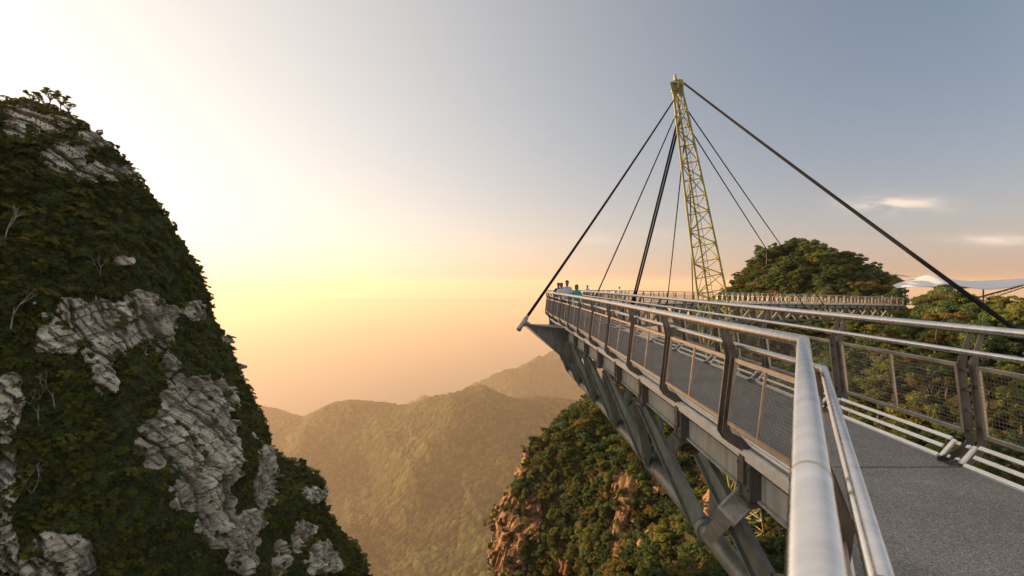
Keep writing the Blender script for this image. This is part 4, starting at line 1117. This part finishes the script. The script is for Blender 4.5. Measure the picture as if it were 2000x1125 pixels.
# ------------------------------------------------------------------ stay cables
def cable(a, b, r, label, twin=0.0, sleeve=True):
    a, b = Vector(a), Vector(b); c = thing('stay_cable', label, 'cable', b, 0, 'stay cables')
    d = (a - b).normalized(); L_ = (a - b).length; sd = d.cross(Vector((0, 1, 0))).normalized(); sag = L_ * .004
    def put(nm, mb, mat):
        o = obj(nm, mb.data(nm, mat, True)); o.parent = c; o.matrix_parent_inverse = Matrix.Translation(-b)
    for k in ((-1, 1) if twin else (0,)):
        mb = MB(); n = 14; pts = [b.lerp(a, i / n) + Vector((0, 0, -4 * sag * (i / n) * (1 - i / n))) + sd * k * twin * .5 for i in range(n + 1)]
        for p0, p1 in zip(pts[:-1], pts[1:]): mb.rod(p0, p1, r, 10, None, False)
        put('rope', mb, M['cable'])
    if sleeve:
        mb = MB(); mb.rod(b, b + d * 1.3, r * 1.5 + twin * .5, 10, r * 1.25 + twin * .4); put('end_sleeve', mb, M['cable'])
    mb = MB(); mb.rod(a - d * .7, a, r * 1.25 + twin * .3, 10, r * 1.7 + twin * .3); put('top_socket', mb, M['mast_paint'])
mt = lambda t: mast_c(t)
thS = lambda deg: ARC0 + (rad(deg) - H0) * ARCR
cable(mt(.05) + Vector((-.38, -.1, 0)), cA + dC * .34, .062, 'dark outermost stay from the mast head down to the outrigger arm', 0, False)
cable(mt(.10) + Vector((-.36, -.1, 0)), P(thS(17), 1.0, -.1), .05, 'thin dark stay second from the left, ending beside the walking people')
cable(mt(.12) + Vector((-.25, -.3, 0)), P(thS(34), 1.15, -.1), .085, 'thick paired dark stay between the two thin stays left of the mast', .20)
cable(mt(.20) + Vector((-.15, -.4, 0)), P(thS(45), 1.0, -.1), .05, 'thin steep dark stay nearest the mast on its left')
cable(mt(.34) + Vector((.05, .4, 0)), P(thS(52), 1.0, -.1), .055, 'thin dark stay that drops behind the lattice mast')
s_end = ARC0 + (H1 - H0) * ARCR
cable(mt(.14) + Vector((.36, .1, 0)), P(s_end + 15.5, 1.0, -.1), .05, 'left one of the two thin stays right of the mast')
cable(mt(.07) + Vector((.40, .1, 0)), P(s_end + 20.5, 1.0, -.1), .05, 'right one of the two thin stays right of the mast')
bs_a = mt(-.01) + Vector((.45, -.1, .1)); bs_m = Vector((16.0, 16.0, CAMH - .094 * 16)); bs_b = bs_a + (bs_m - bs_a) * 1.5
cable(bs_a, bs_b, .078, 'thick dark back stay running from the mast head to the right edge', 0, False)

# ------------------------------------------------------------------ white tensile canopy beyond the far end of the bridge
cnp = Vector((92.0, 106.0, -1.7))
can = thing('tensile_canopy', 'white tent like membrane canopy above the station at the far bridge end', 'canopy', cnp)
def cpart(name, mb, mat, smooth=False):
    o = obj(name, mb.data(name, mat, smooth)); o.parent = can; return o
mb = MB(); nx_, ny_ = 60, 16; VV = []; x0c, x1c = -14.5, 21.0
xk = [-14.5, -12, -8.8, -6, -3.2, 0, 3, 8, 14, 21]; zk = [2.1, 3.3, 4.2, 5.0, 4.5, 4.0, 3.7, 3.9, 4.3, 4.9]
for i in range(nx_ + 1):
    x_ = x0c + (x1c - x0c) * i / nx_; zc_ = float(np.interp(x_, xk, zk)); w_ = float(np.interp(x_, [-14.5, -10, -4, 3, 12, 21], [.4, 3.6, 5.0, 4.2, 2.4, .25]))
    for j in range(ny_ + 1):
        v = j / ny_ * 2 - 1; edge_drop = 1.9 * (abs(v) ** 1.6) * float(np.interp(x_, [-14.5, -8, 0, 8, 21], [.05, 1.0, .95, .8, .03]))
        VV.append((x_, v * w_, zc_ - edge_drop))
FF = []
for i in range(nx_):
    for j in range(ny_):
        a = i * (ny_ + 1) + j; FF.append((a, a + ny_ + 1, a + ny_ + 2, a + 1))
mb.add(VV, FF); o = cpart('membrane', mb, M['membrane'], True); sm_ = o.modifiers.new('thick', 'SOLIDIFY'); sm_.thickness = .05
mb = MB(); mb.add([(-11.5, 3, 5.4), (-8.2, 1, 4.6), (-7, 4, 4.8), (-9.5, 2, 4.7)], [(0, 1, 2, 3)]); o = cpart('membrane_flap', mb, M['membrane']); sm_ = o.modifiers.new('thick', 'SOLIDIFY'); sm_.thickness = .05
for (x_, y_, z_) in ((-11.8, -1.5, 2.2), (-9.5, 2.2, 2.4), (-7.0, -3, 2.5), (-3.4, -3.6, 2.0), (-.5, 2.5, 2.3), (3.0, -2.8, 2.0)):
    mb = MB(); mb.rod((x_, y_, -4.0), (x_, y_, z_), .13, 10); cpart('column', mb, M['bracket_paint'], True)
mb = MB(); A0, A1 = Vector((4.5, 0, .2)), Vector((21.2, 0, 4.85))
for off in ((0, 0, 0), (0, .5, 0), (0, .25, -.7)):
    mb.rod(A0 + Vector(off) * 1.6, A1, .09, 6)
for i in range(12):
    f0, f1 = i / 12, (i + 1) / 12; a = (A0 + Vector((0, 0, 0))).lerp(A1, f0); b = (A0 + Vector((0, .4, -1.12))).lerp(A1, f1); mb.rod(a, b, .05, 5); mb.rod(b, (A0).lerp(A1, f1), .05, 5)
cpart('truss_arm', mb, M['bracket_paint'])
mb = MB(); mb.box((-4, 0, -4.3), (22, 9, .6)); cpart('platform', mb, M['beam_paint'])
mb = MB()
for z_ in (-3.4, -3.0): mb.rod((-14, -4.6, z_), (7, -4.6, z_), .04, 6)
for k in range(15): mb.rod((-14 + k * 1.5, -4.6, -4.2), (-14 + k * 1.5, -4.6, -3.0), .035, 6)
cpart('guard_rail', mb, M['frame_steel'])
# thin aerial on the hilltop
hx_, hy_ = 62.6, 126.0; hz_ = float(ground(hx_, hy_))
an_ = thing('radio_aerial', 'thin grey radio aerial poking out of the hilltop trees', 'aerial', (hx_, hy_, hz_))
mb = MB(); AH = 14.0 - hz_; mb.rod((0, 0, -.5), (0, 0, AH), .04, 6, .015); obj('pole', mb.data('pole', M['antenna']), an_)
mb = MB()
for z_ in (AH - 2.6, AH - 1.5, AH - .6): mb.rod((-.3, 0, z_), (.3, 0, z_), .015, 5)
obj('crossarm', mb.data('crossarm', M['antenna']), an_)

# ------------------------------------------------------------------ people on the bridge
def cloth(name, col, rough=0.85):
    m, nt, out = new_mat(name); g = NT(nt); n1 = g.noise(9, 4, 0.6, g.coord('Object'))
    g.bsdf(out, g.ramp(n1, [(0.3, tuple(x * .72 for x in col)), (0.7, col)]), rough, 0, g.bump(n1, .3, .01), .2); return m
SKIN = cloth('skin_brown', (0.22, 0.115, 0.07), .55); HAIR = cloth('hair_black', (0.012, 0.010, 0.009), .5)
def person(label, loc, rz, shirt, trousers, H=1.70, pose='stand', hair='short', skirt=False, skin=SKIN):
    t = thing('person', label, 'person', loc, rz, 'people on the bridge')
    k = H / 1.72
    J = {'pelvis': (0, 0, .95), 'belly': (0, .005, 1.08), 'chest': (0, .0, 1.27), 'neck': (0, .005, 1.46), 'head0': (0, -.015, 1.545), 'head1': (0, -.02, 1.62), 'head2': (0, -.005, 1.685)}
    Rr = {'pelvis': .135, 'belly': .128, 'chest': .142, 'neck': .055, 'head0': .066, 'head1': .088, 'head2': .072}
    E = [('pelvis', 'belly'), ('belly', 'chest'), ('chest', 'neck'), ('neck', 'head0'), ('head0', 'head1'), ('head1', 'head2')]
    st = {'stand': (.02, -.02), 'walk': (.20, -.20), 'lean': (.06, -.04)}[pose]
    for sg, f in ((-1, st[0]), (1, st[1])):
        n = 'l' if sg < 0 else 'r'
        J.update({n+'hip': (sg*.085, 0, .88), n+'knee': (sg*.09, -f*.55 - .02, .49), n+'ank': (sg*.09, -f + .02, .09), n+'toe': (sg*.10, -f - .13, .035)})
        Rr.update({n+'hip': .088, n+'knee': .058, n+'ank': .043, n+'toe': .036})
        E += [('pelvis', n+'hip'), (n+'hip', n+'knee'), (n+'knee', n+'ank'), (n+'ank', n+'toe')]
        J[n+'sh'] = (sg*.165, .005, 1.40); Rr[n+'sh'] = .062; E.append(('chest', n+'sh'))
        if pose == 'lean': el, wr = (sg*.24, -.10, 1.16), (sg*.16, -.33, 1.17)
        elif pose == 'walk': el, wr = (sg*.225, f*.35 + .03, 1.13), (sg*.22, f*.65 - .08, .90)
        else: el, wr = (sg*.235, .03, 1.13), (sg*.225, -.06, .88)
        J[n+'el'], J[n+'wr'] = el, wr; Rr[n+'el'], Rr[n+'wr'] = .043, .031
        E += [(n+'sh', n+'el'), (n+'el', n+'wr')]
        d = (Vector(wr) - Vector(el)).normalized(); hn = Vector(wr) + d * .085
        J[n+'palm'] = tuple(hn); Rr[n+'palm'] = .034; E.append((n+'wr', n+'palm'))
    names = list(J); V_ = [Vector(J[x]) * k for x in names]; R_ = [Rr[x] * k for x in names]
    me = bpy.data.meshes.new('person_body'); me.from_pydata(V_, [(names.index(a), names.index(b)) for a, b in E], [])
    o = obj('body', me); md = o.modifiers.new('skin', 'SKIN'); md.use_smooth_shade = True
    for i, r_ in enumerate(R_): me.skin_vertices[0].data[i].radius = (r_, r_)
    me.skin_vertices[0].data[0].use_root = True
    sb = o.modifiers.new('sub', 'SUBSURF'); sb.levels = 2; sb.render_levels = 2
    ev = o.evaluated_get(C.evaluated_depsgraph_get()); nm = bpy.data.meshes.new_from_object(ev); o.modifiers.clear(); o.data = nm
    bm_v = np.zeros(len(nm.vertices) * 3); nm.vertices.foreach_get('co', bm_v); bm_v = bm_v.reshape(-1, 3)
    # nose, chin and eye hollows
    for v in nm.vertices:
        c = v.co / k
        if 1.50 < c.z < 1.72 and c.y < -.02:
            dn = math.exp(-((c.x / .014) ** 2 + ((c.z - 1.60) / .022) ** 2)); v.co.y -= .020 * dn
            for ex in (-.03, .03): v.co.y += .008 * math.exp(-(((c.x - ex) / .014) ** 2 + ((c.z - 1.628) / .012) ** 2))
        if abs(c.x) < .15 and .98 < c.z < 1.44: v.co.y *= .80
        if 1.0 < c.z < 1.42 and abs(c.x) < .17: v.co.x *= 1.08
    # five fingers on each hand, joined into the same body
    fb = MB()
    for n, sg in (('l', -1), ('r', 1)):
        pa = Vector(J[n+'palm']) * k; wr_ = Vector(J[n+'wr']) * k; d = (pa - wr_).normalized(); ac = Vector((0, 1, 0)) if abs(d.y) < .7 else Vector((1, 0, 0))
        inn = Vector((-sg, 0, 0)) if abs(d.y) < .7 else Vector((0, 0, -1))
        for i, L_ in enumerate((.066, .076, .072, .058)):
            b_ = pa + d * .018 + ac * (i - 1.5) * .017; m1 = b_ + d * L_ * .55 + inn * .006; e_ = m1 + (d * .8 + inn * .6).normalized() * L_ * .45
            fb.rod(b_, m1, .0088, 6, .008); fb.rod(m1, e_, .008, 6, .006)
        b_ = wr_ + d * .045 - ac * .028; m1 = b_ + (d * .7 - ac * .6 + inn * .3).normalized() * .038; fb.rod(b_, m1, .011, 6, .009); fb.rod(m1, m1 + (d + inn * .4).normalized() * .03, .009, 6, .007)
    fm = fb.data('fingers', skin)
    import bmesh
    b_ = bmesh.new(); b_.from_mesh(nm); nb = len(b_.faces); b_.from_mesh(fm); b_.faces.ensure_lookup_table()
    for mt_ in (skin, shirt, trousers, cloth(label[:12] + '_shoe', (.03, .028, .025))): nm.materials.append(mt_)
    for i, f in enumerate(b_.faces):
        f.smooth = True; c = f.calc_center_median() / k
        if i >= nb: f.material_index = 0; continue
        arm_tip = abs(c.x) > .13 and ((pose != 'lean' and c.z < .93 and c.z > .6) or (pose == 'lean' and c.y < -.25 and c.z > 1.0))
        f.material_index = 0 if (c.z > 1.445 or arm_tip) else (1 if c.z > (.90 if not skirt else .62) else (2 if c.z > .085 else 3))
    b_.to_mesh(nm); b_.free(); o.parent = t
    # hair
    hb = MB(); n1, n2 = 14, 9; vs = []
    for i in range(n1):
        a = 2 * math.pi * i / n1
        for j in range(n2):
            e = math.pi / 2 - j * (math.pi * .62 if hair == 'long' else math.pi * .54) / (n2 - 1)
            fr = max(0, -math.sin(a)) ** 2; e2 = max(e, .62) if fr > .35 else e
            x_, y_, z_ = math.cos(a) * math.cos(e2) * .088, math.sin(a) * math.cos(e2) * .104, math.sin(e2) * .093
            if hair == 'long' and j == n2 - 1 and fr < .2: z_ -= .12; y_ += .02
            vs.append(Vector((x_, y_ - .008, z_ + 1.640)) * k)
    fs = [(i * n2 + j, ((i + 1) % n1) * n2 + j, ((i + 1) % n1) * n2 + j + 1, i * n2 + j + 1) for i in range(n1) for j in range(n2 - 1)]
    hb.add(vs, fs); obj('hair', hb.data('hair', HAIR, True), t)
    return t
W1 = cloth('cloth_white', (.62, .62, .64)); W2 = cloth('cloth_pale_blue', (.48, .54, .62)); TEAL = cloth('cloth_teal', (.04, .33, .29)); DK = cloth('cloth_dark', (.05, .05, .06)); NV = cloth('cloth_navy', (.06, .075, .13))
GY_ = cloth('cloth_grey', (.22, .21, .2)); RED = cloth('cloth_red', (.45, .05, .06)); TAN = cloth('cloth_tan', (.42, .3, .2)); PNK = cloth('cloth_pink', (.5, .22, .24))
def stand(s, o): return tuple(P(s, o, .004))
person('person in white shirt at the outer rail, leftmost of the walking group', stand(23.6, -.52), rad(10), W1, DK, 1.68, 'lean')
person('tall person in pale shirt walking at the middle of the group', stand(24.4, -.16), rad(-6), W2, NV, 1.80, 'walk')
person('person in dark top half hidden behind the walking group', stand(26.6, -.42), rad(8), DK, NV, 1.70, 'walk')
person('person in teal dress walking in front of the group', stand(22.3, -.02), rad(-4), TEAL, TEAL, 1.60, 'walk', 'long', True)
person('person in blue grey shirt standing alone past the group', stand(thS(24.5), -.55), rad(-60), W2, DK, 1.70, 'stand')
person('person in white top standing by the thick paired stay', stand(thS(34.8), -.45), rad(-60), W1, GY_, 1.66, 'stand')
far = [(s_end + 7.2, -.3, PNK, 'person in pink top on the far deck left of the one in red', 1.62), (s_end + 10.9, -.1, RED, 'person in red on the far deck before the hill', 1.74),
       (s_end + 39.5, -.2, TAN, 'person in tan shirt near the far bridge end, left of a pair', 1.70), (s_end + 41.8, .2, GY_, 'person in grey shirt at the far bridge end, right of a pair', 1.74),
       (s_end + 12.4, .3, DK, 'person in dark clothes on the far deck right of the one in red', 1.66)]
for s_, o_, sh, lb, hh in far: person(lb, stand(s_, o_), rad(-150), sh, DK, hh, 'stand')

# ------------------------------------------------------------------ the air: warm evening haze
m, nt, out = new_mat('haze_air'); g = NT(nt)
pv = g.n('ShaderNodeVolumePrincipled')
pv.inputs['Color'].default_value = (0.93, 0.735, 0.55, 1)
pv.inputs['Density'].default_value = 0.0001
pv.inputs['Density Attribute'].default_value = ''
pv.inputs['Anisotropy'].default_value = 0.35
g.l(pv.outputs[0], out.inputs['Volume'])
m.cycles.homogeneous_volume = True
hz = MB(); hz.box((0, 9500, (SEA * FAR - 2 + 75) / 2), (26000, 21000, 75 - SEA * FAR + 2))
tag(obj('haze', hz.data('haze', m)), 'warm golden evening haze filling the air', 'haze', kind='stuff')
